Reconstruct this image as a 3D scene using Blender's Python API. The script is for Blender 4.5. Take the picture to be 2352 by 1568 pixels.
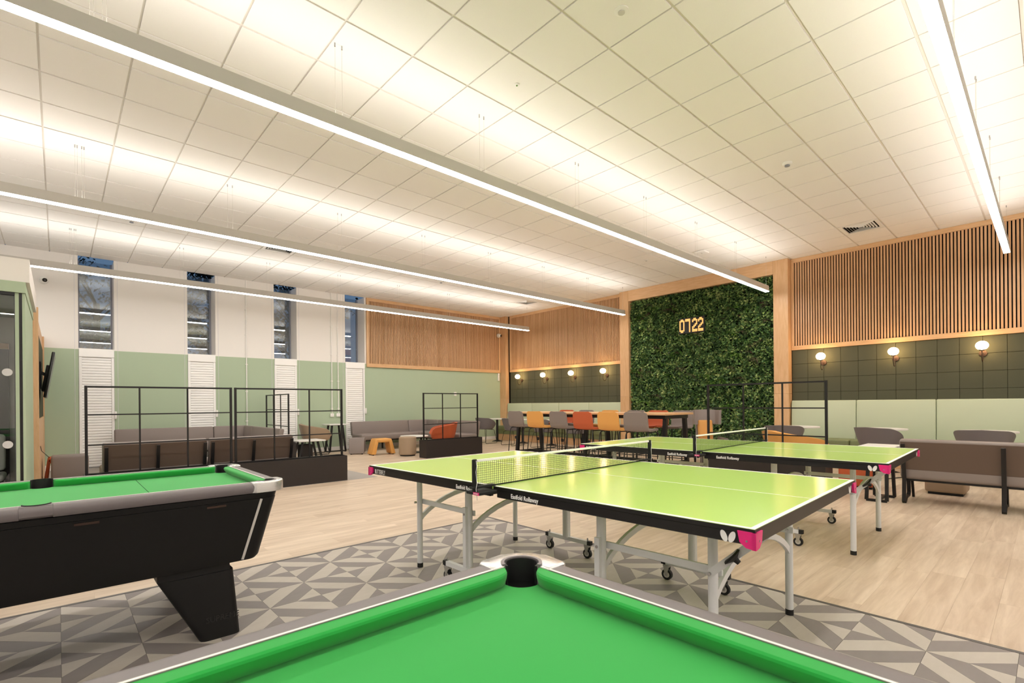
import bpy, bmesh, math, random
import numpy as np
from mathutils import Matrix, Vector

S = bpy.context.scene
for o in list(bpy.data.objects):
    bpy.data.objects.remove(o, do_unlink=True)
COL = S.collection
rnd = random.Random(11)
R = math.radians

# ------------------------------------------------------------------ camera
FPX, PY, YAW, ROLL, CAMH = 1138.0, 926.5, R(47.5), R(-0.5), 1.21
cy, sy = math.cos(YAW), math.sin(YAW)
fw = Vector((cy, sy, 0)); rt = Vector((sy, -cy, 0)); up = Vector((0, 0, 1))
r3 = rt * math.cos(ROLL) + up * math.sin(ROLL)
u3 = -rt * math.sin(ROLL) + up * math.cos(ROLL)
cam_data = bpy.data.cameras.new('camera')
cam = bpy.data.objects.new('camera', cam_data)
COL.objects.link(cam)
cam_data.sensor_fit = 'HORIZONTAL'
cam_data.sensor_width = 36.0
cam_data.lens = FPX / 2352.0 * 36.0
cam_data.shift_y = (PY - 784.0) / 2352.0
cam_data.clip_start = 0.05
cam_data.clip_end = 200
cam_data.dof.use_dof = True
cam_data.dof.focus_distance = 5.0
cam_data.dof.aperture_fstop = 8.0
mw = Matrix.Identity(4)
for i in range(3):
    mw[i][0] = r3[i]; mw[i][1] = u3[i]; mw[i][2] = -fw[i]
mw[2][3] = CAMH
cam.matrix_world = mw
S.camera = cam

def px(P):
    d = Vector(P) - Vector((0, 0, CAMH))
    z = d.dot(fw)
    if z < 0.05:
        return None
    return (1176 + FPX * d.dot(r3) / z, PY - FPX * d.dot(u3) / z, z)

# ------------------------------------------------------------------ world, exposure
W = bpy.data.worlds.new('dusk'); S.world = W
W.use_nodes = True
bg = W.node_tree.nodes['Background']
bg.inputs['Color'].default_value = (0.22, 0.38, 0.62, 1)
bg.inputs['Strength'].default_value = 0.42
S.view_settings.view_transform = 'Standard'
S.view_settings.look = 'None'
S.view_settings.gamma = 1.0
S.view_settings.use_curve_mapping = False
S.view_settings.exposure = 0.0
LAMP_DOWN = 38.0      # radiance of the pendant diffusers
LAMP_UP = 18.5
LAMP_COL = (1.0, 0.955, 0.90)
GLOBE = 40.0

# ------------------------------------------------------------------ helpers
def lin(c):
    return tuple(((v / 255.0) / 12.92 if v / 255.0 <= 0.04045 else ((v / 255.0 + 0.055) / 1.055) ** 2.4) for v in c) + (1.0,)
def hx(h):
    h = h.lstrip('#'); return lin((int(h[0:2], 16), int(h[2:4], 16), int(h[4:6], 16)))

MATS = {}
def nodes(name):
    m = bpy.data.materials.new(name); m.use_nodes = True
    nt = m.node_tree; b = nt.nodes['Principled BSDF']
    MATS[name] = m
    return m, nt, b
def setc(sock, c):
    sock.default_value = c
def mat(name, hexc, rough=0.5, metal=0.0, spec=0.5, var=0.0, scale=60.0, bump=0.0, bscale=300.0, stretch=(1, 1, 1), coat=0.0, sheen=0.0):
    m, nt, b = nodes(name)
    c = hx(hexc)
    b.inputs['Roughness'].default_value = rough
    b.inputs['Metallic'].default_value = metal
    b.inputs['Specular IOR Level'].default_value = spec
    if coat: b.inputs['Coat Weight'].default_value = coat
    if sheen: b.inputs['Sheen Weight'].default_value = sheen
    L = nt.links
    geo = nt.nodes.new('ShaderNodeNewGeometry')
    mp = nt.nodes.new('ShaderNodeMapping'); mp.inputs['Scale'].default_value = stretch
    L.new(geo.outputs['Position'], mp.inputs['Vector'])
    if var > 0:
        n = nt.nodes.new('ShaderNodeTexNoise'); n.inputs['Scale'].default_value = scale; n.inputs['Detail'].default_value = 4
        L.new(mp.outputs['Vector'], n.inputs['Vector'])
        mx = nt.nodes.new('ShaderNodeMix'); mx.data_type = 'RGBA'
        mx.inputs[6].default_value = tuple(v * (1 - var) for v in c[:3]) + (1,)
        mx.inputs[7].default_value = tuple(min(1, v * (1 + var)) for v in c[:3]) + (1,)
        L.new(n.outputs['Fac'], mx.inputs[0]); L.new(mx.outputs[2], b.inputs['Base Color'])
    else:
        b.inputs['Base Color'].default_value = c
    if bump > 0:
        n2 = nt.nodes.new('ShaderNodeTexNoise'); n2.inputs['Scale'].default_value = bscale
        L.new(mp.outputs['Vector'], n2.inputs['Vector'])
        bp = nt.nodes.new('ShaderNodeBump'); bp.inputs['Strength'].default_value = bump; bp.inputs['Distance'].default_value = 0.002
        L.new(n2.outputs['Fac'], bp.inputs['Height']); L.new(bp.outputs['Normal'], b.inputs['Normal'])
    return m
def emis(name, col, strength):
    m, nt, b = nodes(name)
    b.inputs['Base Color'].default_value = (0.8, 0.8, 0.8, 1)
    b.inputs['Emission Color'].default_value = tuple(col) + (1,)
    b.inputs['Emission Strength'].default_value = strength
    return m
def pieces(name, ca, cb, rough, grain, gs, bump=0.0, contrast=1.0, jit=0.5):
    """colour varies from piece to piece (object and mesh island) plus stretched grain"""
    m, nt, b = nodes(name); L = nt.links
    b.inputs['Roughness'].default_value = rough
    geo = nt.nodes.new('ShaderNodeNewGeometry'); oi = nt.nodes.new('ShaderNodeObjectInfo')
    add = nt.nodes.new('ShaderNodeMath'); add.operation = 'ADD'
    L.new(geo.outputs['Random Per Island'], add.inputs[0]); L.new(oi.outputs['Random'], add.inputs[1])
    fr = nt.nodes.new('ShaderNodeMath'); fr.operation = 'FRACT'; L.new(add.outputs[0], fr.inputs[0])
    mp = nt.nodes.new('ShaderNodeMapping'); mp.inputs['Scale'].default_value = gs
    off = nt.nodes.new('ShaderNodeVectorMath'); off.operation = 'ADD'
    cmb = nt.nodes.new('ShaderNodeCombineXYZ')
    mul = nt.nodes.new('ShaderNodeMath'); mul.operation = 'MULTIPLY'; mul.inputs[1].default_value = 37.0
    L.new(fr.outputs[0], mul.inputs[0])
    for k in range(3): L.new(mul.outputs[0], cmb.inputs[k])
    L.new(geo.outputs['Position'], off.inputs[0]); L.new(cmb.outputs[0], off.inputs[1])
    L.new(off.outputs[0], mp.inputs['Vector'])
    n = nt.nodes.new('ShaderNodeTexNoise'); n.inputs['Scale'].default_value = grain; n.inputs['Detail'].default_value = 5
    n.inputs['Roughness'].default_value = 0.6; n.inputs['Distortion'].default_value = 0.4
    L.new(mp.outputs['Vector'], n.inputs['Vector'])
    # fac = (noise-0.5)*contrast + 0.5 + (rand-0.5)*jit
    m1 = nt.nodes.new('ShaderNodeMath'); m1.operation = 'MULTIPLY_ADD'; m1.inputs[1].default_value = contrast; m1.inputs[2].default_value = 0.5 - 0.5 * contrast - 0.5 * jit
    L.new(n.outputs['Fac'], m1.inputs[0])
    m2 = nt.nodes.new('ShaderNodeMath'); m2.operation = 'MULTIPLY_ADD'; m2.inputs[1].default_value = jit
    L.new(fr.outputs[0], m2.inputs[0]); L.new(m1.outputs[0], m2.inputs[2]); m2.use_clamp = True
    mx = nt.nodes.new('ShaderNodeMix'); mx.data_type = 'RGBA'
    mx.inputs[6].default_value = hx(ca); mx.inputs[7].default_value = hx(cb)
    L.new(m2.outputs[0], mx.inputs[0]); L.new(mx.outputs[2], b.inputs['Base Color'])
    if bump:
        bp = nt.nodes.new('ShaderNodeBump'); bp.inputs['Strength'].default_value = bump; bp.inputs['Distance'].default_value = 0.001
        L.new(n.outputs['Fac'], bp.inputs['Height']); L.new(bp.outputs['Normal'], b.inputs['Normal'])
    return m
def glass(name, tint=(1, 1, 1), refl=0.08, rough=0.0):
    m = bpy.data.materials.new(name); m.use_nodes = True; nt = m.node_tree
    nt.nodes.clear(); L = nt.links
    out = nt.nodes.new('ShaderNodeOutputMaterial'); mix = nt.nodes.new('ShaderNodeMixShader')
    tr = nt.nodes.new('ShaderNodeBsdfTransparent'); gl = nt.nodes.new('ShaderNodeBsdfGlossy')
    tr.inputs['Color'].default_value = tuple(tint) + (1,); gl.inputs['Roughness'].default_value = rough
    fr = nt.nodes.new('ShaderNodeFresnel'); fr.inputs['IOR'].default_value = 1.5
    ad = nt.nodes.new('ShaderNodeMath'); ad.operation = 'ADD'; ad.inputs[1].default_value = refl; ad.use_clamp = True
    L.new(fr.outputs[0], ad.inputs[0]); L.new(ad.outputs[0], mix.inputs[0])
    L.new(tr.outputs[0], mix.inputs[1]); L.new(gl.outputs[0], mix.inputs[2]); L.new(mix.outputs[0], out.inputs[0])
    MATS[name] = m
    return m

class B:
    """one mesh in the making"""
    def __init__(s):
        s.bm = bmesh.new()
    def _x(s, verts, M):
        if M is not None:
            bmesh.ops.transform(s.bm, matrix=M, verts=verts)
    def box(s, c, d, bev=0.0, seg=2, M=None, rz=0.0, rx=0.0, ry=0.0):
        r = bmesh.ops.create_cube(s.bm, size=1.0)
        v = r['verts']
        bmesh.ops.scale(s.bm, vec=d, verts=v)
        if bev > 0:
            es = list({e for q in v for e in q.link_edges})
            g = bmesh.ops.bevel(s.bm, geom=es, offset=bev, segments=seg, profile=0.5, affect='EDGES', clamp_overlap=True)
            v = list({q for f in g['faces'] for q in f.verts} | {q for q in v if q.is_valid})
        T = Matrix.Translation(c)
        if rz or rx or ry:
            T = T @ Matrix.Rotation(rz, 4, 'Z') @ Matrix.Rotation(ry, 4, 'Y') @ Matrix.Rotation(rx, 4, 'X')
        if M is not None: T = M @ T
        s._x(v, T)
        return s
    def b2(s, lo, hi, bev=0.0, seg=2):
        c = [(a + b) / 2 for a, b in zip(lo, hi)]; d = [abs(b - a) for a, b in zip(lo, hi)]
        return s.box(c, d, bev, seg)
    def cyl(s, p0, p1, r, r2=None, n=12, caps=True):
        p0 = Vector(p0); p1 = Vector(p1); d = p1 - p0
        if r2 is None: r2 = r
        q = d.to_track_quat('Z', 'Y').to_matrix().to_4x4()
        M = Matrix.Translation((p0 + p1) / 2) @ q
        bmesh.ops.create_cone(s.bm, cap_ends=caps, cap_tris=False, segments=n, radius1=r, radius2=r2, depth=d.length, matrix=M)
        return s
    def tube(s, pts, r, n=8, closed=False, sq=None):
        pts = [Vector(p) for p in pts]; N = len(pts); rings = []
        prev = None
        for i, p in enumerate(pts):
            if closed: t = pts[(i + 1) % N] - pts[i - 1]
            else: t = pts[min(i + 1, N - 1)] - pts[max(i - 1, 0)]
            t.normalize()
            if prev is None:
                a = Vector((0, 0, 1)) if abs(t.z) < 0.9 else Vector((1, 0, 0))
                nrm = t.cross(a).normalized()
            else:
                nrm = (prev - t * prev.dot(t)).normalized()
            prev = nrm; bn = t.cross(nrm)
            ring = []
            if sq:
                for (u, w) in ((1, 1), (-1, 1), (-1, -1), (1, -1)):
                    ring.append(s.bm.verts.new(p + nrm * u * sq[0] + bn * w * sq[1]))
            else:
                for k in range(n):
                    a = 2 * math.pi * k / n
                    ring.append(s.bm.verts.new(p + nrm * math.cos(a) * r + bn * math.sin(a) * r))
            rings.append(ring)
        m = len(rings[0])
        for i in range(N if closed else N - 1):
            A = rings[i]; Bq = rings[(i + 1) % N]
            for k in range(m):
                s.bm.faces.new((A[k], A[(k + 1) % m], Bq[(k + 1) % m], Bq[k]))
        if not closed:
            s.bm.faces.new(rings[0][::-1]); s.bm.faces.new(rings[-1])
        return s
    def lathe(s, prof, c=(0, 0, 0), n=24, axis='Z'):
        c = Vector(c); rings = []
        for (r, z) in prof:
            if r < 1e-6:
                rings.append([s.bm.verts.new(c + Vector((0, 0, z)))])
            else:
                rings.append([s.bm.verts.new(c + Vector((r * math.cos(2 * math.pi * k / n), r * math.sin(2 * math.pi * k / n), z))) for k in range(n)])
        for a, b in zip(rings[:-1], rings[1:]):
            if len(a) == 1 and len(b) == 1: continue
            for k in range(n):
                k2 = (k + 1) % n
                if len(a) == 1: s.bm.faces.new((a[0], b[k2], b[k]))
                elif len(b) == 1: s.bm.faces.new((a[k], a[k2], b[0]))
                else: s.bm.faces.new((a[k], a[k2], b[k2], b[k]))
        if len(rings[0]) > 1: s.bm.faces.new(rings[0][::-1])
        if len(rings[-1]) > 1: s.bm.faces.new(rings[-1])
        return s
    def prism(s, poly, z0, z1):
        a = [s.bm.verts.new((x, y, z0)) for x, y in poly]; b = [s.bm.verts.new((x, y, z1)) for x, y in poly]
        n = len(poly)
        s.bm.faces.new(a[::-1]); s.bm.faces.new(b)
        for k in range(n):
            s.bm.faces.new((a[k], a[(k + 1) % n], b[(k + 1) % n], b[k]))
        return s
    def loft(s, loops, cap=True):
        vs = [[s.bm.verts.new(p) for p in l] for l in loops]; m = len(vs[0])
        for A, C in zip(vs[:-1], vs[1:]):
            for k in range(m):
                s.bm.faces.new((A[k], A[(k + 1) % m], C[(k + 1) % m], C[k]))
        if cap:
            s.bm.faces.new(vs[0][::-1]); s.bm.faces.new(vs[-1])
        return s
    def sheet(s, grid, th, closed=False):
        """solid sheet from a grid of points; thickness along the local normals"""
        nu = len(grid); nv = len(grid[0])
        P = [[Vector(p) for p in row] for row in grid]
        def nrm(i, j):
            a = P[min(i + 1, nu - 1)][j] - P[max(i - 1, 0)][j]
            b = P[i][min(j + 1, nv - 1)] - P[i][max(j - 1, 0)]
            n = a.cross(b)
            return n.normalized() if n.length > 1e-9 else Vector((0, 0, 1))
        t = th if callable(th) else (lambda i, j: th)
        U = [[s.bm.verts.new(P[i][j] + nrm(i, j) * t(i, j) / 2) for j in range(nv)] for i in range(nu)]
        D = [[s.bm.verts.new(P[i][j] - nrm(i, j) * t(i, j) / 2) for j in range(nv)] for i in range(nu)]
        for i in range(nu - 1):
            for j in range(nv - 1):
                s.bm.faces.new((U[i][j], U[i + 1][j], U[i + 1][j + 1], U[i][j + 1]))
                s.bm.faces.new((D[i][j], D[i][j + 1], D[i + 1][j + 1], D[i + 1][j]))
        for j in range(nv - 1):
            s.bm.faces.new((U[0][j], U[0][j + 1], D[0][j + 1], D[0][j]))
            s.bm.faces.new((U[-1][j], D[-1][j], D[-1][j + 1], U[-1][j + 1]))
        for i in range(nu - 1):
            s.bm.faces.new((U[i][0], D[i][0], D[i + 1][0], U[i + 1][0]))
            s.bm.faces.new((U[i][-1], U[i + 1][-1], D[i + 1][-1], D[i][-1]))
        return s
    def face(s, pts):
        s.bm.faces.new([s.bm.verts.new(p) for p in pts]); return s
    def mesh(s, name, m, smooth=True, ang=35):
        bmesh.ops.recalc_face_normals(s.bm, faces=s.bm.faces)
        me = bpy.data.meshes.new(name); s.bm.to_mesh(me); s.bm.free()
        if m is not None: me.materials.append(m if not isinstance(m, str) else MATS[m])
        if smooth:
            for p in me.polygons: p.use_smooth = True
            me.set_sharp_from_angle(angle=R(ang))
        return me
    def build(s, name, m, parent=None, smooth=True, ang=35):
        return place(name, s.mesh(name, m, smooth, ang), parent)

def place(name, me, parent=None, loc=None, rz=None):
    o = bpy.data.objects.new(name, me); COL.objects.link(o)
    if parent is not None: o.parent = parent
    if loc is not None: o.location = loc
    if rz is not None: o.rotation_euler = (0, 0, rz)
    return o
def thing(name, label, cat, loc=(0, 0, 0), rz=0.0, group=None):
    o = bpy.data.objects.new(name, None); COL.objects.link(o)
    o.empty_display_size = 0.1
    o.location = loc; o.rotation_euler = (0, 0, rz)
    return tag(o, label, cat, group)
def tag(o, label=None, cat=None, group=None, kind=None):
    if label: o['label'] = label
    if cat: o['category'] = cat
    if group: o['group'] = group
    if kind: o['kind'] = kind
    return o
def structure(o, label=None):
    o['kind'] = 'structure'
    if label: o['label'] = label
    return o
def dup(root, loc, rz=0.0, label=None, group=None, swap=None):
    r = root.copy(); COL.objects.link(r); r.location = loc; r.rotation_euler = (0, 0, rz)
    if label: r['label'] = label
    if group: r['group'] = group
    def mm(o):
        if swap and o.data is not None and o.data.materials and o.data.materials[0].name in swap:
            key = (o.data.name, swap[o.data.materials[0].name])
            if key not in SWAP:
                d = o.data.copy(); d.materials[0] = MATS[key[1]]; SWAP[key] = d
            o.data = SWAP[key]
    mm(r)
    for ch in [c for c in root.children]:
        c = ch.copy(); COL.objects.link(c); c.parent = r; mm(c)
        for g in [q for q in ch.children]:
            d = g.copy(); COL.objects.link(d); d.parent = c; mm(d)
    return r
SWAP = {}
def text_mesh(s, size, m, ext=0.0004, align='CENTER', bold=0.0, sx=1.0):
    cu = bpy.data.curves.new('lettering', 'FONT'); cu.body = s; cu.size = size
    cu.extrude = ext; cu.align_x = align; cu.align_y = 'CENTER'; cu.offset = bold
    cu.resolution_u = 2
    o = bpy.data.objects.new('lettering', cu); COL.objects.link(o)
    bpy.context.view_layer.update()
    me = bpy.data.meshes.new_from_object(o.evaluated_get(bpy.context.evaluated_depsgraph_get()))
    bpy.data.objects.remove(o, do_unlink=True)
    if sx != 1.0:
        for v in me.vertices: v.co.x *= sx
    me.materials.clear(); me.materials.append(MATS[m])
    return me
def arc(cx, cy, r, a0, a1, n):
    return [(cx + r * math.cos(a0 + (a1 - a0) * k / n), cy + r * math.sin(a0 + (a1 - a0) * k / n)) for k in range(n + 1)]
# ------------------------------------------------------------------ materials
mat('ceiling_tile', 'F1EEEA', 0.9, spec=0.2, var=0.02, scale=120)
mat('grid_bar', 'E0DAD1', 0.5)
mat('white_paint', 'EDE9E4', 0.75, spec=0.3)
mat('green_paint', 'AEBFA4', 0.7, spec=0.3)
mat('white_plastic', 'F0EEEA', 0.4)
mat('shutter_white', 'F8F7F5', 0.45)
mat('window_frame', '8E8F9A', 0.45)
mat('window_dark', '3A3C44', 0.4)
mat('reveal_paint', 'D9D7DC', 0.6)
pieces('oak', 'CA9C6C', 'E4BE94', 0.45, 6.0, (6, 6, 0.6), 0.05, 1.4, 0.25)
pieces('oak_h', 'CA9C6C', 'E4BE94', 0.45, 6.0, (6, 0.6, 6), 0.05, 1.4, 0.25)
pieces('oak_hx', 'CA9C6C', 'E4BE94', 0.45, 6.0, (0.6, 6, 6), 0.05, 1.4, 0.25)
pieces('slat_oak', 'C29468', 'DCB188', 0.5, 6.0, (7, 7, 0.5), 0.0, 1.0, 0.6)
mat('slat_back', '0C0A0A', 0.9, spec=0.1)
pieces('plank', 'AE967E', 'E2D0BA', 0.42, 3.2, (0.5, 5.5, 1), 0.05, 1.5, 0.22)
pieces('tile_light', 'B0A79D', 'BEB6AC', 0.5, 9.0, (1, 3, 1), 0.03, 1.0, 0.3)
pieces('tile_dark', '7C7472', '88807D', 0.5, 9.0, (1, 3, 1), 0.03, 1.0, 0.3)
mat('floor_joint', '5A5450', 0.7)
mat('floor_trim', '4E4A48', 0.45)
mat('carpet', 'A7A19B', 0.95, spec=0.1, var=0.25, scale=260, bump=0.6, bscale=700)
mat('felt_panel', '565748', 0.95, spec=0.1, var=0.35, scale=420, bump=0.3, bscale=600)
mat('sage_leather', 'C0C9AE', 0.5, spec=0.35, bump=0.08, bscale=500)
mat('olive_leather', '7F8760', 0.5, spec=0.35, bump=0.08, bscale=500)
mat('taupe_leather', '857A75', 0.48, spec=0.4, bump=0.08, bscale=500)
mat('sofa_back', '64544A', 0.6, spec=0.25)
mat('grey_shell', '6F6A6B', 0.5, spec=0.4)
mat('mustard_leather', 'DDA258', 0.5, spec=0.35, bump=0.05, bscale=500)
mat('terracotta_leather', 'BC5C38', 0.5, spec=0.35, bump=0.05, bscale=500)
mat('beige_leather', 'A58F77', 0.5, spec=0.35, bump=0.05, bscale=500)
mat('black_metal', '171516', 0.42, spec=0.4)
mat('planter_black', '2B2523', 0.5, spec=0.4, var=0.06, scale=80)
mat('soil_dark', '0D0C0B', 0.95)
mat('table_white', 'E8E6E2', 0.35)
mat('lime_top', 'C8EC80', 0.15, spec=0.65)
mat('line_white', 'F3F3F0', 0.4)
mat('apron_black', '100F10', 0.4)
mat('pink_plastic', 'E6287E', 0.35)
mat('leg_silver', 'DADBDC', 0.35)
mat('steel', 'B8B8B8', 0.25, metal=0.9)
mat('rubber_black', '0E0E0F', 0.6)
mat('net_black', '10130F', 0.8)
mat('pool_cloth', '2BA044', 0.85, spec=0.15, var=0.04, scale=500, sheen=0.2)
mat('pool_rail', '726B6C', 0.45, spec=0.45, var=0.05, scale=150)
mat('pool_strip', 'EDE9E2', 0.4)
mat('pool_black', '0B0A0A', 0.45, spec=0.35)
mat('pool_leg', '141313', 0.5, spec=0.3)
mat('emboss', '1E1D1D', 0.45)
mat('pocket_black', '080808', 0.6)
mat('pocket_liner', '777072', 0.4)
mat('chrome', 'DCDCDC', 0.24, metal=0.75, bump=0.15, bscale=150)
mat('alu', 'C4C0BA', 0.5)
mat('wire', 'C8C4BC', 0.4, metal=0.5)
mat('bronze', '4A3A33', 0.4, metal=0.7)
mat('screen_black', '08080A', 0.25)
mat('dark_door', '1C1716', 0.4)
mat('booth_grey', 'DDD8D2', 0.8)
mat('dot_frost', 'C9C9C9', 0.6)
mat('clock_black', '0A0706', 0.5)
mat('bark', '2A221C', 0.9)
mat('fern_green', '5E8A2E', 0.55, var=0.35, scale=30)
mat('grass_green', '4A7A3C', 0.55, var=0.35, scale=30)
mat('grass_purple', '78605A', 0.6, var=0.3, scale=30)
mat('foliage_back', '10160C', 0.95, spec=0.1)
emis('lamp_down', LAMP_COL, LAMP_DOWN)
emis('lamp_up', LAMP_COL, LAMP_UP)
emis('globe_glow', (1.0, 0.64, 0.30), GLOBE)
emis('led_orange', (1.0, 0.48, 0.13), 1.5).node_tree.nodes['Principled BSDF'].inputs['Base Color'].default_value = (0.02, 0.01, 0.01, 1)
glass('pane_glass', (0.92, 0.95, 0.97), 0.10)
glass('booth_glass', (0.93, 0.95, 0.95), 0.03)
def leaf_mat(name, cols, var):
    m, nt, b = nodes(name); L = nt.links
    geo = nt.nodes.new('ShaderNodeNewGeometry')
    n = nt.nodes.new('ShaderNodeTexNoise'); n.inputs['Scale'].default_value = var; n.inputs['Detail'].default_value = 2
    L.new(geo.outputs['Position'], n.inputs['Vector'])
    ad = nt.nodes.new('ShaderNodeMath'); ad.operation = 'MULTIPLY_ADD'; ad.inputs[1].default_value = 0.75
    sc = nt.nodes.new('ShaderNodeMath'); sc.operation = 'MULTIPLY_ADD'; sc.inputs[1].default_value = 1.1; sc.inputs[2].default_value = -0.42
    L.new(n.outputs['Fac'], sc.inputs[0])
    L.new(geo.outputs['Random Per Island'], ad.inputs[0]); L.new(sc.outputs[0], ad.inputs[2])
    rp = nt.nodes.new('ShaderNodeValToRGB'); e = rp.color_ramp.elements
    e[0].position = 0.0; e[0].color = hx(cols[0]); e[1].position = 1.0; e[1].color = hx(cols[-1])
    for k, c in enumerate(cols[1:-1]):
        q = e.new((k + 1) / (len(cols) - 1)); q.color = hx(c)
    L.new(ad.outputs[0], rp.inputs['Fac']); L.new(rp.outputs['Color'], b.inputs['Base Color'])
    b.inputs['Roughness'].default_value = 0.45
    return m
leaf_mat('ivy_leaf', ['17260F', '37542E', '527846', '86A45C', 'C8D28C'], 5.0)
leaf_mat('tree_leaf', ['0E140C', '18220F', '222B14'], 2.0)

# ------------------------------------------------------------------ room shell
XW, YL, YR, XB, ZC = 11.5, 13.0, -4.0, -5.0, 4.21
VIEW_HALF = [('x', 3.365)]

def clip(poly, axis, lim, keep_less=True):
    out = []
    n = len(poly)
    for i in range(n):
        a = poly[i]; b = poly[(i + 1) % n]
        ia = (a[axis] <= lim) == keep_less; ib = (b[axis] <= lim) == keep_less
        if a[axis] == lim: ia = True
        if b[axis] == lim: ib = True
        if ia: out.append(a)
        if ia != ib and abs(b[axis] - a[axis]) > 1e-9:
            t = (lim - a[axis]) / (b[axis] - a[axis])
            out.append(tuple(a[k] + (b[k] - a[k]) * t for k in (0, 1)))
    res = []
    for p in out:
        if not res or math.hypot(p[0] - res[-1][0], p[1] - res[-1][1]) > 1e-5: res.append(p)
    if len(res) > 1 and math.hypot(res[0][0] - res[-1][0], res[0][1] - res[-1][1]) < 1e-5: res.pop()
    return res
def area(p):
    return 0.5 * sum(p[i][0] * p[(i + 1) % len(p)][1] - p[(i + 1) % len(p)][0] * p[i][1] for i in range(len(p)))
def inset(p, d):
    if area(p) < 0: p = p[::-1]
    n = len(p); out = []
    for i in range(n):
        a = Vector(p[i - 1]); b = Vector(p[i]); c = Vector(p[(i + 1) % n])
        u = (b - a).normalized(); v = (c - b).normalized()
        n1 = Vector((-u.y, u.x)); n2 = Vector((-v.y, v.x))
        k = n1 + n2; den = k.dot(n1)
        out.append(tuple(b + k * (d / max(den, 0.25))))
    return out
def scr_area(poly, z):
    q = [px((x, y, z)) for x, y in poly]
    if any(t is None for t in q): return 0.0, None
    c = (sum(t[0] for t in q) / len(q), sum(t[1] for t in q) / len(q))
    return abs(area([(t[0], t[1]) for t in q])), c
def in_frame(c, mx=30):
    return c is not None and -mx < c[0] < 2352 + mx and -mx < c[1] < 1568 + mx
def behind_pool(c):
    """hidden by the near pool table"""
    x, y = c
    edge = 1268 + (1195 - x) * 0.314 if x < 1195 else 1268 + (x - 1195) * 0.299
    return y > edge + 12
def split_parts(parent, polys, z0, z1, name, material, rest_name, limit=300, gap=0.0006, visible=None):
    """the `limit` pieces that show largest become parts of their own, the rest one joined part"""
    scored = []
    for p in polys:
        if len(p) < 3 or abs(area(p)) < 2e-5: continue
        q = inset(p, gap)
        if area(q) < 1e-5: continue
        a, c = scr_area(q, z1)
        if not in_frame(c) or (visible and not visible(c)): a = 0.0
        scored.append((a, q))
    scored.sort(key=lambda t: -t[0])
    head = [t for t in scored[:limit] if t[0] > 0]; tail = scored[len(head):]
    cache = {}
    for a, q in head:
        cx = sum(t[0] for t in q) / len(q); cyy = sum(t[1] for t in q) / len(q)
        loc = [(round(x - cx, 4), round(y - cyy, 4)) for x, y in q]
        k0 = min(range(len(loc)), key=lambda i: loc[i]); loc = loc[k0:] + loc[:k0]
        key = tuple(loc)
        if key not in cache:
            cache[key] = B().prism(loc, z0, z1).mesh(name, material, smooth=False)
        place(name, cache[key], parent, (cx, cyy, 0))
    if tail:
        bb = B()
        for a, q in tail: bb.prism(q, z0, z1)
        o = bb.build(rest_name, material, parent, smooth=False); o['kind'] = 'stuff'

# floor: sub-base with planks, patterned tiles and carpet on it
FT = -0.006
floor = B().b2((XB, YR, -0.06), (XW, YL, FT)).build('floor', 'floor_joint', smooth=False)
structure(floor, 'oak plank floor with a grey geometric tiled area')
TX, TY = 3.365, 4.065       # edges of the patterned tile area
CX, CY = 3.96, 7.665        # corner of the carpet
pl = []
PW, PLN = 0.1835, 1.22
row = 0; y = YR
while y < YL:
    x = XB - rnd.random() * PLN
    while x < XW:
        p = [(x, y), (x + PLN, y), (x + PLN, y + PW), (x, y + PW)]
        p = clip(p, 0, XW); p = clip(p, 0, XB, False); p = clip(p, 1, YL)
        q = []
        if len(p) >= 3:
            # cut out tile area (x<TX+.03 and y<TY+.03) and carpet (x<CX and y>CY)
            if y + PW <= TY + 0.03 + 1e-6: q = [clip(p, 0, TX + 0.03, False)]
            elif y < TY + 0.03:
                q = [clip(p, 1, TY + 0.03, False), clip(clip(p, 1, TY + 0.03), 0, TX + 0.03, False)]
            elif y >= CY: q = [clip(p, 0, CX, False)]
            elif y + PW > CY:
                q = [clip(p, 1, CY), clip(clip(p, 1, CY, False), 0, CX, False)]
            else: q = [p]
        pl += [t for t in q if len(t) >= 3]
        x += PLN
    y += PW; row += 1
split_parts(floor, pl, FT, 0.0, 'plank', 'plank', 'plank_rest', 300, 0.00025)

# geometric tiles: diamonds with stars at the corners, eight pieces each
h = 0.3072; hy = 0.3048; OX, OY = 0.004, 3.467
lights, darks = [], []
for i in range(-17, 14):
    for j in range(-26, 6):
        if (i + j) % 2 == 0: continue
        c = (OX + h * i, OY + hy * j)
        for (sx_, sy_) in ((-1, 1), (1, 1), (1, -1), (-1, -1)):
            A = (c[0] + sx_ * h, c[1]); Bp = (c[0], c[1] + sy_ * hy)
            a = (c[0] + sx_ * h / 2, c[1]); b = (c[0], c[1] + sy_ * hy / 2)
            outer_dark = (sx_ * sy_ < 0) == (i % 2 == 0)
            for poly, dark in (([A, Bp, b, a], outer_dark), ([a, b, c], not outer_dark)):
                p = clip(clip(clip(clip(poly, 0, TX), 1, TY), 0, XB, False), 1, YR, False)
                if len(p) >= 3: (darks if dark else lights).append(p)
vis = lambda c: not behind_pool(c)
split_parts(floor, lights, FT, 0.0, 'floor_tile', 'tile_light', 'floor_tile_rest', 150, 0.0006, vis)
split_parts(floor, darks, FT, 0.0, 'floor_tile', 'tile_dark', 'floor_tile_rest', 150, 0.0006, vis)
t = B().b2((TX + 0.001, YR, FT), (TX + 0.029, TY + 0.029, 0.001)).b2((XB, TY + 0.001, FT), (TX + 0.001, TY + 0.029, 0.001)).build('trim_1', 'floor_trim', smooth=False)
structure(t, 'dark edging strip between tiles and oak planks')
o = B().b2((XB, CY, FT), (CX, YL, 0.001)).build('carpet_area', 'carpet', smooth=False)
structure(o, 'light grey carpet under the lounge seating')

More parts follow.
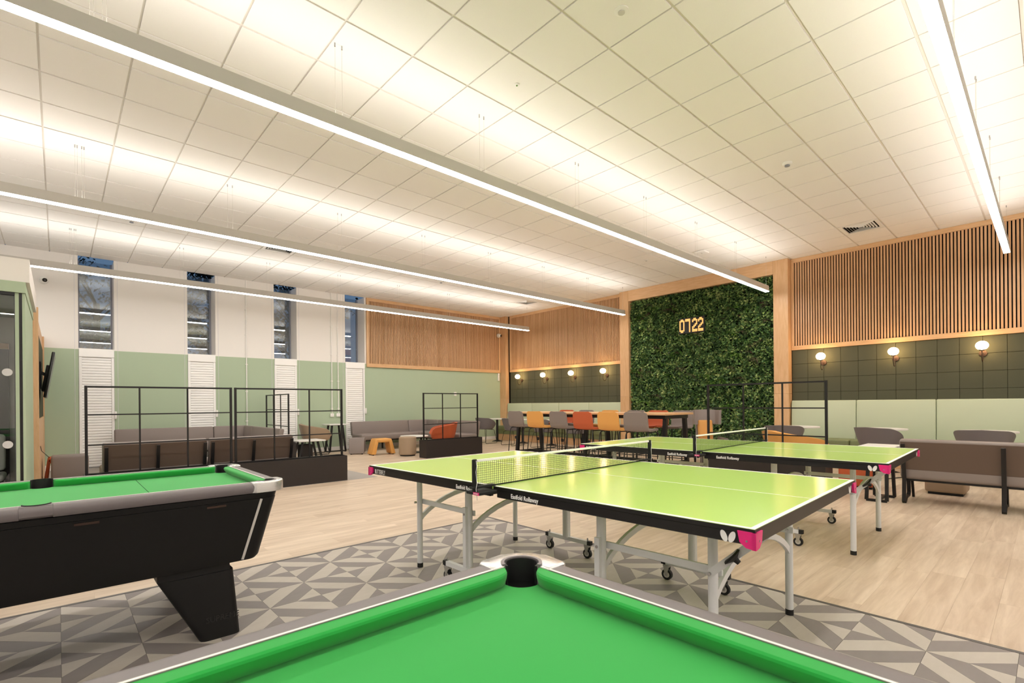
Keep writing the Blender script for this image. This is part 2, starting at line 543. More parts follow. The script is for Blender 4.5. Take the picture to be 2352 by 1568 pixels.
# ceiling: slab, grid bars and tiles
ceiling = B().b2((XB, YR, ZC + 0.02), (XW, YL, ZC + 0.12)).build('ceiling', 'grid_bar', smooth=False)
structure(ceiling, 'suspended ceiling of square white tiles')
CG = 0.594; GX0 = 4.65 % CG; GY0 = 1.335 % CG
gx = [GX0 + CG * k for k in range(-10, 22)]; gy = [GY0 + CG * k for k in range(-10, 24)]
skip = set()
def tile_of(x, y):
    return (math.floor((x - GX0) / CG), math.floor((y - GY0) / CG))
VENTS = [(10.27, 2.21), (3.19, 9.91), (10.40, 10.50)]
VT = [tile_of(*v) for v in VENTS]
tiles = []
for i in range(-10, 20):
    for j in range(-10, 23):
        if (i, j) in VT: continue
        p = [(GX0 + CG * i + 0.008, GY0 + CG * j + 0.012), (GX0 + CG * (i + 1) - 0.008, GY0 + CG * j + 0.012),
             (GX0 + CG * (i + 1) - 0.008, GY0 + CG * (j + 1) - 0.012), (GX0 + CG * i + 0.008, GY0 + CG * (j + 1) - 0.012)]
        p = clip(clip(clip(clip(p, 0, XW), 0, XB, False), 1, YL), 1, YR, False)
        if len(p) >= 3: tiles.append(p)
split_parts(ceiling, tiles, ZC, ZC + 0.02, 'ceiling_tile', 'ceiling_tile', 'ceiling_tile_rest', 300, 0.0)
bb = B()
for y in gy:
    if YR < y < YL: bb.b2((XB, y - 0.0115, ZC + 0.010), (XW, y + 0.0115, ZC + 0.0199))
for x in gx:
    if XB < x < XW: bb.b2((x - 0.0075, YR, ZC + 0.011), (x + 0.0075, YL, ZC + 0.0199))
bb.build('grid_bars', 'grid_bar', ceiling, smooth=False)

# ------------------------------------------------------------------ left wall with window bays
ZG = 2.36   # green up to here
ZS = 2.385  # window sill
WIN = [(-1.52, -0.975), (0.305, 0.86), (2.135, 2.68), (3.95, 4.495), (5.77, 6.335)]
wl = B()
edges = [XB] + [v for w in WIN for v in w] + [XW]
for k in range(0, len(edges), 2):
    wl.b2((edges[k], YL, 0.0), (edges[k + 1], YL + 0.55, ZG))
wall_left = wl.build('wall_left', 'green_paint', smooth=False)
structure(wall_left, 'wall painted green below and white above')
wl = B()
for k in range(0, len(edges), 2):
    wl.b2((edges[k], YL, ZG), (edges[k + 1], YL + 0.55, ZC))
for w in WIN:
    wl.b2((w[0], YL + 0.02, 2.20), (w[1], YL + 0.55, ZS - 0.01))
    wl.b2((w[0], YL + 0.12, 0.0), (w[1], YL + 0.55, 2.2))
wl.build('white_upper_wall', 'white_paint', wall_left, smooth=False)
# shallow vertical seams beside the bays
sm = B()
for w in WIN[1:]:
    for x in (w[0] - 0.055, w[1] + 0.055):
        if x < 6.36: sm.b2((x - 0.003, YL - 0.004, 0.1), (x + 0.003, YL, ZC))
sm.build('seam_bead', 'reveal_paint', wall_left, smooth=False)
sk = B()
for k in range(0, len(edges), 2): sk.b2((edges[k], YL - 0.014, 0), (min(edges[k + 1], 11.34), YL, 0.10))
structure(sk.build('baseboard_left', 'white_plastic', smooth=False), 'low white skirting along the green wall')
for n, w in enumerate(WIN[1:]):
    o = bpy.data.objects.new('window_%d' % (n + 1), None); COL.objects.link(o)
    structure(o, 'tall narrow dusk-lit window above a white roller shutter, bay %s from the television' % ['first', 'second', 'third', 'fourth'][n])
    f = B(); yw = YL + 0.42
    f.b2((w[0], yw, ZS), (w[0] + 0.03, yw + 0.07, ZC)).b2((w[1] - 0.03, yw, ZS), (w[1], yw + 0.07, ZC))
    f.b2((w[0], yw, ZS), (w[1], yw + 0.07, ZS + 0.03))
    f.build('window_frame', 'window_frame', o, smooth=False)
    for dy in (0.02, 0.045):
        B().b2((w[0] + 0.03, yw + dy, ZS + 0.03), (w[1] - 0.03, yw + dy + 0.004, ZC)).build('pane', 'pane_glass', o, smooth=False)
    B().b2((w[0], YL + 0.0, ZS - 0.012), (w[1], yw, ZS)).build('window_sill', 'white_plastic', o, smooth=False)
    # roller shutter below
    s = thing('roller_shutter', 'white slatted roller shutter, %s one along the green wall from the television' % ['first', 'second', 'third', 'fourth'][n], 'shutter', (w[0], YL, 0), 0, 'roller shutters below the windows')
    ww = w[1] - w[0]
    B().b2((0.004, -0.02, 2.215), (ww - 0.004, 0.10, ZS - 0.014), 0.004, 1).build('shutter_box', 'shutter_white', s)
    for x in (0.004, ww - 0.049): B().b2((x, -0.008, 0.0), (x + 0.045, 0.03, 2.213), 0.003, 1).build('guide_rail', 'shutter_white', s)
    if n == 0:
        lo = [(0.05, 0.012, 0), (0.05, 0.004, 0.012), (0.05, 0.004, 0.04), (0.05, 0.012, 0.052), (0.05, 0.03, 0.052), (0.05, 0.03, 0.0)]
        sl = B().loft([lo, [(ww - 0.051, p[1], p[2]) for p in lo]]).mesh('shutter_slat', 'shutter_white', smooth=False)
    for k in range(40): place('shutter_slat', sl, s, (0, 0, 0.008 + 0.055 * k))
    B().b2((ww - 0.012, -0.05, 0.96), (ww + 0.03, -0.009, 1.12), 0.012, 2).build('strap_winder', 'white_plastic', s)

# ------------------------------------------------------------------ feature wall
wall_feature = B().b2((XW, YR, 0), (XW + 0.2, YL, ZC)).build('wall_feature', 'slat_back', smooth=False)
structure(wall_feature, 'wall of oak slats above dark felt squares')
structure(B().b2((XB, YR - 0.2, 0), (XW, YR, ZC)).build('wall_right', 'white_paint', smooth=False), 'plain white wall')
structure(B().b2((XB - 0.2, YR, 0), (XB, YL + 0.5, ZC)).build('wall_back', 'white_paint', smooth=False), 'plain white end wall')
SZ0, SZ1, TZ0 = 2.372, 4.122, 2.283
SP = 0.0475
slat_me = B().box((0.005, 0, (SZ0 + SZ1) / 2), (0.016, 0.0300, SZ1 - SZ0)).mesh('slat', 'slat_oak', smooth=False)
slat_mx = B().box((0, 0.005, (SZ0 + SZ1) / 2), (0.0300, 0.016, SZ1 - SZ0)).mesh('slat', 'slat_oak', smooth=False)
def trim_y(y0, y1, z0, z1, xf=0.04):
    return B().b2((XW - xf, y0, z0), (XW, y1, z1), 0.002, 1)
pan = 0
def slat_panel(nm, lab, y0, y1):
    p = thing(nm, lab, 'wall panel', (XW, (y0 + y1) / 2, 0), 0, 'oak slat panels')
    m = (y0 + y1) / 2
    B().b2((-0.008, y0 - m, TZ0), (-0.001, y1 - m, ZC)).build('backing', 'slat_back', p, smooth=False)
    B().b2((-0.045, y0 - m, TZ0), (-0.001, y1 - m, SZ0 - 0.001), 0.002, 1).build('frame_rail', 'oak_h', p)
    B().b2((-0.045, y0 - m, SZ1 + 0.001), (-0.001, y1 - m, ZC - 0.002), 0.002, 1).build('frame_rail', 'oak_h', p)
    B().b2((-0.045, y1 - 0.06 - m, SZ0), (-0.001, y1 - m, SZ1), 0.002, 1).build('frame_stile', 'oak', p)
    n = int((y1 - 0.06 - y0) / SP)
    for k in range(n): place('slat', slat_me, p, (-0.024, y1 - m - 0.06 - 0.019 - 0.0143 - SP * k, 0))
slat_panel('slat_panel', 'oak slat panel above the dark felt beside the corner post', 7.97, 12.60)
slat_panel('slat_panel', 'oak slat panel above the felt, right of the plant wall', -1.2, 3.735)
p = thing('slat_panel', 'oak slat panel high on the green wall', 'wall panel', (8.86, YL, 0), 0, 'oak slat panels')
B().b2((-2.46, -0.008, TZ0 - 0.01), (2.46, -0.001, ZC)).build('backing', 'slat_back', p, smooth=False)
for z0, z1 in ((TZ0 - 0.012, SZ0 - 0.001), (SZ1 + 0.001, ZC - 0.002)):
    B().b2((-2.48, -0.05, z0), (2.47, -0.001, z1), 0.002, 1).build('frame_rail', 'oak_hx', p)
for x in (-2.48, 2.41): B().b2((x, -0.05, SZ0), (x + 0.07, -0.001, SZ1), 0.002, 1).build('frame_stile', 'oak', p)
for k in range(101): place('slat', slat_mx, p, (-2.375 + SP * k, -0.024, 0))
# felt squares
FS = 0.2935
felt_cache = {}
def felts(y_hi, y_lo):
    for r_ in range(4):
        z1 = TZ0 - 0.004 - FS * r_
        y = y_hi
        while y > y_lo + 0.03:
            wdt = min(FS, y - y_lo)
            key = round(wdt, 3)
            if key not in felt_cache:
                felt_cache[key] = B().box((0, 0, 0), (0.018, wdt - 0.004, FS - 0.004), 0.003, 1).mesh('felt_square', 'felt_panel')
            place('felt_square', felt_cache[key], wall_feature, (XW - 0.0095, y - wdt / 2, z1 - FS / 2))
            y -= FS
felts(3.726, -1.2)
felts(12.6, 8.0)
# portal around the plant wall
po = thing('oak_portal', 'oak box frame around the tall plant wall', 'frame', (XW, 5.86, 0))
XP = 11.3 - XW
for y0, y1 in ((7.68, 7.96), (3.738, 4.03)):
    B().b2((XP, y0 - 5.86, 1.372), (-0.001, y1 - 5.86, ZC - 0.002), 0.003, 1).build('post', 'oak', po)
    B().b2((XP, y0 - 5.86, 0.0), (-0.001, y1 - 5.86, 1.37), 0.003, 1).build('post', 'oak', po)
B().b2((XP, 4.032 - 5.86, 3.925), (-0.001, 7.678 - 5.86, ZC - 0.002), 0.003, 1).build('lintel', 'oak_h', po)
cp = thing('corner_post', 'oak clad post in the corner under the ceiling', 'post', (11.42, 12.85, 0))
B().b2((-0.07, -0.16, 1.372), (0.078, 0.148, ZC - 0.002), 0.003, 1).build('upper_casing', 'oak', cp)
B().b2((-0.07, -0.16, 0.0), (0.078, 0.148, 1.37), 0.003, 1).build('lower_casing', 'oak', cp)
# ------------------------------------------------------------------ pendant lights
ZB = 3.485
def pendant(y, x0, x1, wires, lab):
    t = thing('linear_pendant', lab, 'ceiling light', (x0, y, ZB), 0, 'linear pendant lights')
    Lh = x1 - x0; w = 0.036
    b = B()
    b.b2((0, -w, 0.012), (Lh, -w + 0.003, 0.122)).b2((0, w - 0.003, 0.012), (Lh, w, 0.122))
    b.b2((0, -w, 0.085), (0.003, w, 0.122)).b2((Lh - 0.003, -w, 0.012), (Lh, w, 0.122)).b2((0, -w, 0.012), (0.003, w, 0.122))
    b.b2((0.003, -w + 0.003, 0.03), (Lh - 0.003, w - 0.003, 0.075))
    b.build('housing', 'alu', t, smooth=False)
    B().b2((0.0, -w, 0.0), (Lh, w, 0.011)).build('diffuser', 'lamp_down', t, smooth=False)
    B().face([(0.02, -w + 0.006, 0.115), (Lh - 0.02, -w + 0.006, 0.115), (Lh - 0.02, w - 0.006, 0.115), (0.02, w - 0.006, 0.115)]).build('uplight', 'lamp_up', t, smooth=False)
    for x in wires:
        if not (x0 < x < x1): continue
        for d in ((-0.03, 0.03) if x < 10.5 else (0.0,)):
            s = B().cyl((x + d - x0, 0, 0.06), (x + d - x0, 0, ZC - ZB), 0.0011, n=5).build('suspension_wire', 'wire', t)
            B().cyl((x + d - x0, 0, ZC - ZB - 0.03), (x + d - x0, 0, ZC - ZB), 0.006, n=8).build('ceiling_grip', 'steel', s)
WX = [-4.4 + 1.53 * k for k in range(4)] + [0.21 + 1.53 * k for k in range(7)] + [10.84]
pendant(4.0, -4.6, 10.9, WX, 'long suspended light bar running over the lime tables to the plant wall')
pendant(7.53, -4.6, 10.88, WX, 'long suspended light bar, the middle one of the three on the left')
pendant(11.1, -4.6, 10.9, WX, 'long suspended light bar nearest the wall of narrow windows')
pendant(0.468, -4.6, 10.9, WX, 'long suspended light bar at the right edge over the slatted wall')
pendant(-3.06, -4.6, 10.9, WX, 'added long suspended light bar, unseen beyond the right edge of the view')  # unseen bar continuing the row, added for the light it gives

# ------------------------------------------------------------------ globe wall lamps
def sconce():
    t = thing('globe_wall_lamp', '', 'wall lamp')
    B().cyl((0, 0, 0), (-0.022, 0, 0), 0.052, n=24).build('backplate', 'bronze', t)
    pts = [(-0.02, 0, 0.0), (-0.045, 0, -0.005), (-0.055, 0, -0.03)]
    pts += [(-0.055 - 0.075 + 0.075 * math.cos(a), 0, -0.075 - 0.075 * math.sin(a)) for a in [math.pi * k / 10 for k in range(11)]]
    pts += [(-0.205, 0, -0.03), (-0.205, 0, 0.035)]
    B().tube(pts, 0.0055, 8).build('arm', 'bronze', t)
    B().lathe([(0.0, 0.03), (0.03, 0.032), (0.034, 0.045), (0.0, 0.046)], (-0.205, 0, 0), 16).build('cup', 'bronze', t)
    prof = [(0.0, 0.047)] + [(0.082 * math.sin(a), 0.118 - 0.074 * math.cos(a)) for a in [math.pi * k / 14 for k in range(3, 14)]] + [(0.0, 0.192)]
    B().lathe(prof, (-0.205, 0, 0), 28).build('globe', 'globe_glow', t)
    return t
sc0 = sconce(); first = True
for y, lab in ((12.02, 'glowing globe wall lamp nearest the corner post'), (10.86, 'glowing globe wall lamp, second from the corner post'),
               (9.70, 'glowing globe wall lamp, third from the corner post'), (8.52, 'glowing globe wall lamp just left of the plant wall'),
               (3.137, 'glowing globe wall lamp just right of the plant wall'), (1.965, 'glowing globe wall lamp, middle of the three on the right'),
               (0.785, 'glowing globe wall lamp furthest right')):
    if first:
        sc0.location = (XW - 0.019, y, 1.985); sc0['label'] = lab; sc0['group'] = 'globe wall lamps'; first = False
    else: dup(sc0, (XW - 0.019, y, 1.985), 0, lab, 'globe wall lamps')

# ------------------------------------------------------------------ plant wall
pw = thing('plant_wall', 'tall green plant wall of ivy, ferns and grasses in an oak frame', 'plant wall', (XW - 0.012, 5.856, 0))
Y0, Y1, Z0p, Z1p = 4.04 - 5.856, 7.67 - 5.856, 0.02, 3.915
B().b2((-0.02, Y0, 0.0), (0.0, Y1, Z1p)).build('backing', 'foliage_back', pw, smooth=False)
rs = np.random.RandomState(5)
N = 42000
P = np.stack([np.zeros(N), rs.uniform(Y0, Y1, N), rs.uniform(Z0p, Z1p, N)], 1)
bumpf = (np.sin(P[:, 1] * 9.1 + 2 * np.sin(P[:, 2] * 5.3)) + np.sin(P[:, 2] * 11.7 + 2 * np.sin(P[:, 1] * 6.1)) + np.sin((P[:, 1] + P[:, 2]) * 17)) / 3
P[:, 0] = -0.03 - 0.05 * rs.rand(N) - 0.03 * (bumpf + 1) / 2
def leaves(P, size, down=0.6):
    n = len(P)
    a = rs.uniform(0, 2 * np.pi, n)
    d = np.stack([-0.45 - 0.4 * rs.rand(n), np.cos(a) * 0.8, np.sin(a) * 0.8 - 0.25], 1); d /= np.linalg.norm(d, axis=1)[:, None]
    upv = np.stack([-0.5 * np.ones(n), rs.normal(0, .5, n), 0.8 + rs.normal(0, .4, n)], 1)
    s = np.cross(d, upv); s /= np.linalg.norm(s, axis=1)[:, None]
    nn = np.cross(s, d)
    L = size * rs.uniform(0.65, 1.35, n)[:, None]
    base = P; tip = P + d * L; l = P + d * L * 0.45 + s * L * 0.36 + nn * L * 0.10; r_ = P + d * L * 0.45 - s * L * 0.36 + nn * L * 0.10
    V = np.stack([base, r_, tip, l], 1).reshape(-1, 3)
    idx = np.arange(n)[:, None] * 4
    Fc = np.concatenate([idx + np.array([[0, 1, 2]]), idx + np.array([[0, 2, 3]])], 0)
    return V, Fc
V, Fc = leaves(P, 0.062)
me = bpy.data.meshes.new('ivy_leaves'); me.from_pydata(V.tolist(), [], Fc.tolist()); me.materials.append(MATS['ivy_leaf'])
o = place('ivy_leaves', me, pw); o['kind'] = 'stuff'
def frond_plant(kind, n, length, seed):
    r_ = random.Random(seed); b = B()
    for k in range(n):
        az = r_.uniform(-1.35, 1.35); el = r_.uniform(0.1, 1.2)
        d = Vector((-0.55, math.sin(az), 0.55 * math.sin(el))).normalized()
        Ls = length * r_.uniform(0.7, 1.15); pts = []
        for q in range(6):
            t_ = q / 5
            pts.append(d * Ls * t_ + Vector((0, 0, -0.55 * Ls * t_ * t_)))
        side = d.cross(Vector((0, 0, 1))).normalized()
        if kind == 'fern':
            for q in range(1, 6):
                for m_ in (0.0, 0.5):
                    p = pts[q - 1].lerp(pts[q], m_); wl_ = 0.035 * (1.1 - (q + m_) / 6.2)
                    dd = (pts[q] - pts[q - 1]).normalized()
                    for sgn in (-1, 1):
                        tip = p + side * sgn * wl_ * 1.5 + dd * 0.018
                        b.face([p, p + dd * 0.014 + side * sgn * wl_ * 0.6, tip, p + side * sgn * wl_ * 0.6 - dd * 0.004])
        else:
            for q in range(5):
                w0 = 0.006 * (1 - q / 5); w1 = 0.006 * (1 - (q + 1) / 5) + 0.0004
                b.face([pts[q] - side * w0, pts[q] + side * w0, pts[q + 1] + side * w1, pts[q + 1] - side * w1])
    return b
fern_me = [frond_plant('fern', 12, 0.26, 40 + k).mesh('fern', 'fern_green', smooth=False) for k in range(3)]
gg_me = [frond_plant('grass', 34, 0.30, 60 + k).mesh('grass_tuft', 'grass_green', smooth=False) for k in range(2)]
gp_me = [frond_plant('grass', 26, 0.26, 80 + k).mesh('grass_tuft', 'grass_purple', smooth=False) for k in range(2)]
gr = random.Random(3)
for k in range(92):
    yy = gr.uniform(Y0 + 0.15, Y1 - 0.15); zz = gr.uniform(0.5, Z1p - 0.12)
    q = k % 9
    if q < 3: nm, ml = 'fern', fern_me
    elif q < 5: nm, ml = 'grass_tuft', gg_me
    else: nm, ml = 'grass_tuft', gp_me
    o = place(nm, ml[k % len(ml)], pw, (-0.075, yy, zz)); o.rotation_euler = (gr.uniform(-0.5, 0.5), 0, 0); o.scale = (0.7, gr.uniform(0.7, 1.05), gr.uniform(0.7, 1.05))

# digital clock 07 22
ck = thing('digital_clock', 'black digital clock with orange digits reading 07 22 on the plant wall', 'clock', (11.355, 5.91, 3.075))
B().box((0, 0, 0), (0.03, 0.66, 0.38), 0.004, 1).build('panel', 'clock_black', ck)
B().box((0.075, 0, 0), (0.12, 0.3, 0.2)).build('bracket', 'black_metal', ck)
GL = {'0': ['1111', '1001', '1001', '1001', '1001', '1001', '1001', '1111'],
      '7': ['1111', '0001', '0001', '0001', '0001', '0001', '0001', '0001'],
      '2': ['1111', '0001', '0001', '1111', '1111', '1000', '1000', '1111']}
GL['0'] = ['0110', '1111', '1001', '1001', '1001', '1001', '1001', '1001', '1111', '0110']
GL['7'] = ['1111', '1111', '0001', '0001', '0001', '0001', '0001', '0001', '0001', '0001']
GL['2'] = ['0110', '1111', '1001', '0001', '0011', '0110', '1100', '1000', '1111', '1111']
cw, chh = 0.033, 0.033
for d, yc in (('0', 0.245), ('7', 0.095), ('2', -0.085), ('2', -0.235)):
    b = B()
    for r_, row_ in enumerate(GL[d]):
        for c_, v in enumerate(row_):
            if v == '1': b.box((-0.017, yc - (c_ - 1.5) * cw, 0.148 - r_ * chh), (0.004, cw - 0.004, chh - 0.004))
    b.build('digit', 'led_orange', ck, smooth=False)

# ------------------------------------------------------------------ things on the ceiling
for n, (v, lab) in enumerate(zip(VENTS, ('white louvred ceiling vent above the slats right of the plant wall', 'white louvred ceiling vent between the two left light bars', 'white louvred ceiling vent near the far corner post'))):
    i, j = tile_of(*v); c = (GX0 + CG * (i + 0.5), GY0 + CG * (j + 0.5))
    t = thing('ceiling_vent', lab, 'vent', (c[0], c[1], ZC), 0, 'ceiling vents')
    s = CG / 2 - 0.012
    b = B(); q = s - 0.055
    for (x0, y0, x1, y1) in ((-s, -s, s, -q), (-s, q, s, s), (-s, -q, -q, q), (q, -q, s, q)): b.b2((x0, y0, -0.002), (x1, y1, 0.012))
    b.build('frame', 'white_plastic', t, smooth=False)
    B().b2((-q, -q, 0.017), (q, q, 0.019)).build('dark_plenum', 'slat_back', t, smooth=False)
    # four-way louvres: blades in four triangles
    for k in range(1, 6):
        f = q * k / 6
        b = B()
        for sgn in (-1, 1):
            for ax in (0, 1):
                ln = f
                cpos = [0, 0, 0.006]; cpos[ax] = sgn * f
                dm = [0.002, 0.002, 0.022]; dm[1 - ax] = 2 * ln; dm[ax] = 0.002
                b.box(cpos, dm, ry=(0.75 * sgn if ax == 0 else 0), rx=(-0.75 * sgn if ax == 1 else 0))
        b.build('louvre', 'white_plastic', t, smooth=False)
def disc(nm, lab, cat, x, y, prof, m, extra=None, grp=None):
    t = thing(nm, lab, cat, (x, y, ZC), 0, grp)
    B().lathe(prof, (0, 0, 0), 24).build('body', m, t)
    if extra: B().lathe(extra[0], (0, 0, 0), 20).build('sensor', extra[1], t)
disc('ceiling_sensor', 'round grey ceiling sensor near the top of the view', 'sensor', 3.2, 2.213, [(0.0, 0.0), (0.055, 0.0), (0.055, -0.006), (0.04, -0.012), (0.0, -0.012)], 'white_plastic', ([(0.0, -0.012), (0.026, -0.013), (0.026, -0.02), (0.0, -0.022)], 'alu'))
disc('smoke_detector', 'white smoke detector on the ceiling between light bar and slats', 'smoke detector', 6.79, 2.24, [(0.0, 0.0), (0.055, 0.0), (0.055, -0.018), (0.045, -0.03), (0.0, -0.03)], 'white_plastic', ([(0.0, -0.03), (0.028, -0.031), (0.03, -0.045), (0.0, -0.05)], 'window_frame'), 'smoke detectors')
disc('smoke_detector', 'small ceiling detector left, between the two left light bars', 'smoke detector', 0.89, 9.98, [(0.0, 0.0), (0.05, 0.0), (0.05, -0.018), (0.04, -0.03), (0.0, -0.03)], 'white_plastic', ([(0.0, -0.03), (0.026, -0.031), (0.028, -0.045), (0.0, -0.05)], 'window_frame'), 'smoke detectors')
disc('smoke_detector', 'small ceiling detector above the middle of the left light bars', 'smoke detector', 6.92, 10.08, [(0.0, 0.0), (0.05, 0.0), (0.05, -0.018), (0.04, -0.03), (0.0, -0.03)], 'white_plastic', ([(0.0, -0.03), (0.026, -0.031), (0.028, -0.045), (0.0, -0.05)], 'window_frame'), 'smoke detectors')
disc('ceiling_sensor', 'tiny ceiling sensor in front of the plant wall frame', 'sensor', 9.16, 5.77, [(0.0, 0.0), (0.04, 0.0), (0.04, -0.01), (0.0, -0.02)], 'white_plastic', ([(0.0, -0.02), (0.015, -0.021), (0.015, -0.026), (0.0, -0.028)], 'alu'))
disc('ceiling_sensor', 'tiny ceiling sensor above the near light bar', 'sensor', 3.2, 3.386, [(0.0, 0.0), (0.025, 0.0), (0.025, -0.006), (0.0, -0.012)], 'white_plastic', ([(0.0, -0.012), (0.008, -0.0125), (0.008, -0.016), (0.0, -0.017)], 'fern_green'))
t = thing('wireless_access_point', 'rounded white wireless access point on the ceiling by the oak lintel', 'access point', (9.48, 4.71, ZC))
B().box((0, 0, -0.02), (0.22, 0.22, 0.036), 0.015, 3).build('cover', 'white_plastic', t)
B().box((0, 0, -0.0395), (0.05, 0.012, 0.002)).build('logo_plate', 'alu', t)

# ------------------------------------------------------------------ left wall fittings
def conduit(x, z0, clips, lab, box):
    t = thing('cable_conduit', lab, 'conduit', (x, YL, 0), 0, 'white cable conduits')
    B().cyl((0, -0.02, z0), (0, -0.02, ZC - 0.002), 0.0125, n=10).build('pipe', 'white_plastic', t)
    for z in clips: B().box((0, -0.0145, z), (0.055, 0.027, 0.02), 0.004, 1).build('saddle_clip', 'white_plastic', t)
    return t
conduit(3.32, 0.74, (0.85, 1.55, 2.2, 2.9, 3.5), 'white conduit pipe dropping between the second and third windows', None)
conduit(5.385, 1.0, (1.12, 1.85, 2.55, 3.3), 'white conduit pipe ending at the single wall socket', None)
conduit(5.56, 1.0, (1.12, 1.85, 2.55, 3.3), 'white conduit pipe ending at the double wall socket', None)
t = thing('wall_socket', 'white single socket on the green wall', 'socket', (5.385, YL, 0.945), 0, 'white wall sockets')
B().box((0, -0.021, 0), (0.09, 0.04, 0.09), 0.006, 2).build('box', 'white_plastic', t)
B().box((0, -0.043, 0.01), (0.03, 0.004, 0.012)).build('switch', 'reveal_paint', t)
t = thing('wall_socket', 'white double socket on the green wall', 'socket', (5.56, YL, 0.945), 0, 'white wall sockets')
B().box((0.02, -0.021, 0), (0.15, 0.04, 0.09), 0.006, 2).build('box', 'white_plastic', t)
for x in (-0.01, 0.05): B().box((x, -0.043, 0.01), (0.03, 0.004, 0.012)).build('switch', 'reveal_paint', t)
def dome(loc, lab, rz=0):
    t = thing('security_camera', lab, 'security camera', loc, rz, 'white dome cameras')
    B().cyl((0, 0, 0), (0, -0.035, 0), 0.07, n=24).build('mount', 'white_plastic', t)
    prof = [(0.0, -0.06)] + [(0.06 * math.sin(a), -0.06 * math.cos(a)) for a in [math.pi * k / 12 for k in range(1, 12)]] + [(0.0, 0.06)]
    b = B().lathe(prof, (0, -0.072, 0), 20); b.build('ball', 'white_plastic', t)
    d = Vector((0.35, -0.9, -0.25)).normalized()
    c = Vector((0, -0.072, 0))
    l = B().cyl(c + d * 0.045, c + d * 0.066, 0.036, n=18).build('lens_ring', 'screen_black', t)
    B().cyl(c + d * 0.066, c + d * 0.069, 0.018, n=14).build('lens', 'window_dark', l)
dome((-0.19, YL, 3.64), 'white ball camera on the white wall left of the windows')
dome((11.25, YL - 0.0493, 3.56), 'white ball camera on the slats by the far corner')
t = thing('alarm_contact', 'small white alarm box below the slats at the corner', 'alarm box', (11.27, YL, 2.13))
B().box((0, -0.022, 0), (0.07, 0.042, 0.26), 0.008, 2).build('cover', 'white_plastic', t)
B().box((0, -0.045, 0.06), (0.03, 0.004, 0.02)).build('indicator', 'reveal_paint', t)
t = thing('room_thermostat', 'small white thermostat on the green wall behind the centre screen', 'thermostat', (9.42, YL, 1.535))
B().box((0, -0.017, 0), (0.09, 0.032, 0.12), 0.006, 2).build('cover', 'white_plastic', t)
B().box((0, -0.0345, 0.02), (0.05, 0.003, 0.03)).build('display', 'alu', t)

# ------------------------------------------------------------------ trees outside
def tree(loc, seed, hgt, lab):
    r_ = random.Random(seed); t = thing('tree', lab, 'tree', loc, 0, 'trees outside the windows')
    b = B(); tips = []
    b.cyl((0, 0, 0), (0, 0, hgt * 0.66), 0.14, 0.08, n=8)
    for k in range(34):
        z = hgt * r_.uniform(0.25, 0.66); a = r_.uniform(0, 6.28); ln = r_.uniform(0.8, 1.9)
        p0 = Vector((0, 0, z)); p1 = p0 + Vector((math.cos(a) * ln, math.sin(a) * ln * 0.7, r_.uniform(0.5, 2.0)))
        b.cyl(p0, p1, 0.035, 0.012, n=5)
        for q in range(5):
            p2 = p0.lerp(p1, r_.uniform(0.4, 1)) ; p3 = p2 + Vector((r_.uniform(-.7, .7), r_.uniform(-.6, .6), r_.uniform(-0.1, .8)))
            b.cyl(p2, p3, 0.01, 0.004, n=4); tips.append((p2, p3))
    b.build('trunk', 'bark', t)
    pts = []
    for p2, p3 in tips:
        for q in range(26): pts.append(p2.lerp(p3, r_.uniform(0.1, 1.1)) + Vector((r_.gauss(0, .13), r_.gauss(0, .13), r_.gauss(0, .13))))
    V_, F_ = leaves(np.array([tuple(p) for p in pts]), 0.11)
    me_ = bpy.data.meshes.new('leaves'); me_.from_pydata(V_.tolist(), [], F_.tolist()); me_.materials.append(MATS['tree_leaf'])
    o_ = place('leaves', me_, t); o_['kind'] = 'stuff'
tree((3.6, 17.5, -0.2), 1, 8.0, 'dark tree outside seen through the second window')
tree((6.9, 19.4, -0.2), 2, 9.0, 'dark tree outside seen through the third window')
tree((11.6, 19.0, -0.2), 3, 8.8, 'dark tree outside seen through the fourth window')
tree((0.9, 20.0, -0.2), 4, 7.0, 'dark tree outside seen through the first window')
gnd = B().b2((-20, YL + 0.6, -0.35), (40, 60, -0.25)).build('ground', 'bark', smooth=False)
structure(gnd, 'dark ground outside the windows')
# ------------------------------------------------------------------ banquettes along the feature wall
def banquette(lab, y_hi, joints, y_lo, sockets, endpanel):
    t = thing('banquette', lab, 'bench', (XW, y_hi, 0), 0, 'upholstered wall benches')
    js = [y_hi] + joints + [y_lo]
    for a, b in zip(js[:-1], js[1:]):
        c = (a + b) / 2 - y_hi; w = a - b - 0.006
        # back slightly raked: top further back
        M = Matrix.Translation((-0.085, c, 0.83)) @ Matrix.Rotation(R(3.0), 4, 'Y')
        B().box((0, 0, 0), (0.095, w, 0.78), 0.02, 3, M=M).build('back_cushion', 'sage_leather', t)
    js2 = [y_hi, *[j - 0.0 for j in joints], y_lo]
    for a, b in zip(js2[:-1], js2[1:]):
        c = (a + b) / 2 - y_hi; w = a - b - 0.006
        B().box((-0.375, c, 0.40), (0.50, w, 0.15), 0.03, 3).build('seat_cushion', 'olive_leather', t)
    w = y_hi - y_lo
    B().b2((-0.60, -w, 0.205), (-0.03, 0, 0.33), 0.004, 1).build('seat_front', 'olive_leather', t)
    B().b2((-0.57, -w, 0.0), (-0.03, 0, 0.204), 0.002, 1).build('plinth', 'oak_h', t)
    for y in sockets:
        s = B().box((-0.572, y - y_hi, 0.12), (0.008, 0.10, 0.09), 0.003, 1).build('socket', 'black_metal', t)
        B().box((-0.577, y - y_hi, 0.125), (0.003, 0.04, 0.03)).build('outlet', 'window_dark', s)
    return t
banquette('pale sage bench with olive seat along the wall left of the plant wall', 12.66, [11.48, 10.29, 9.12], 7.98, [11.75, 10.75, 9.75, 8.75], True)
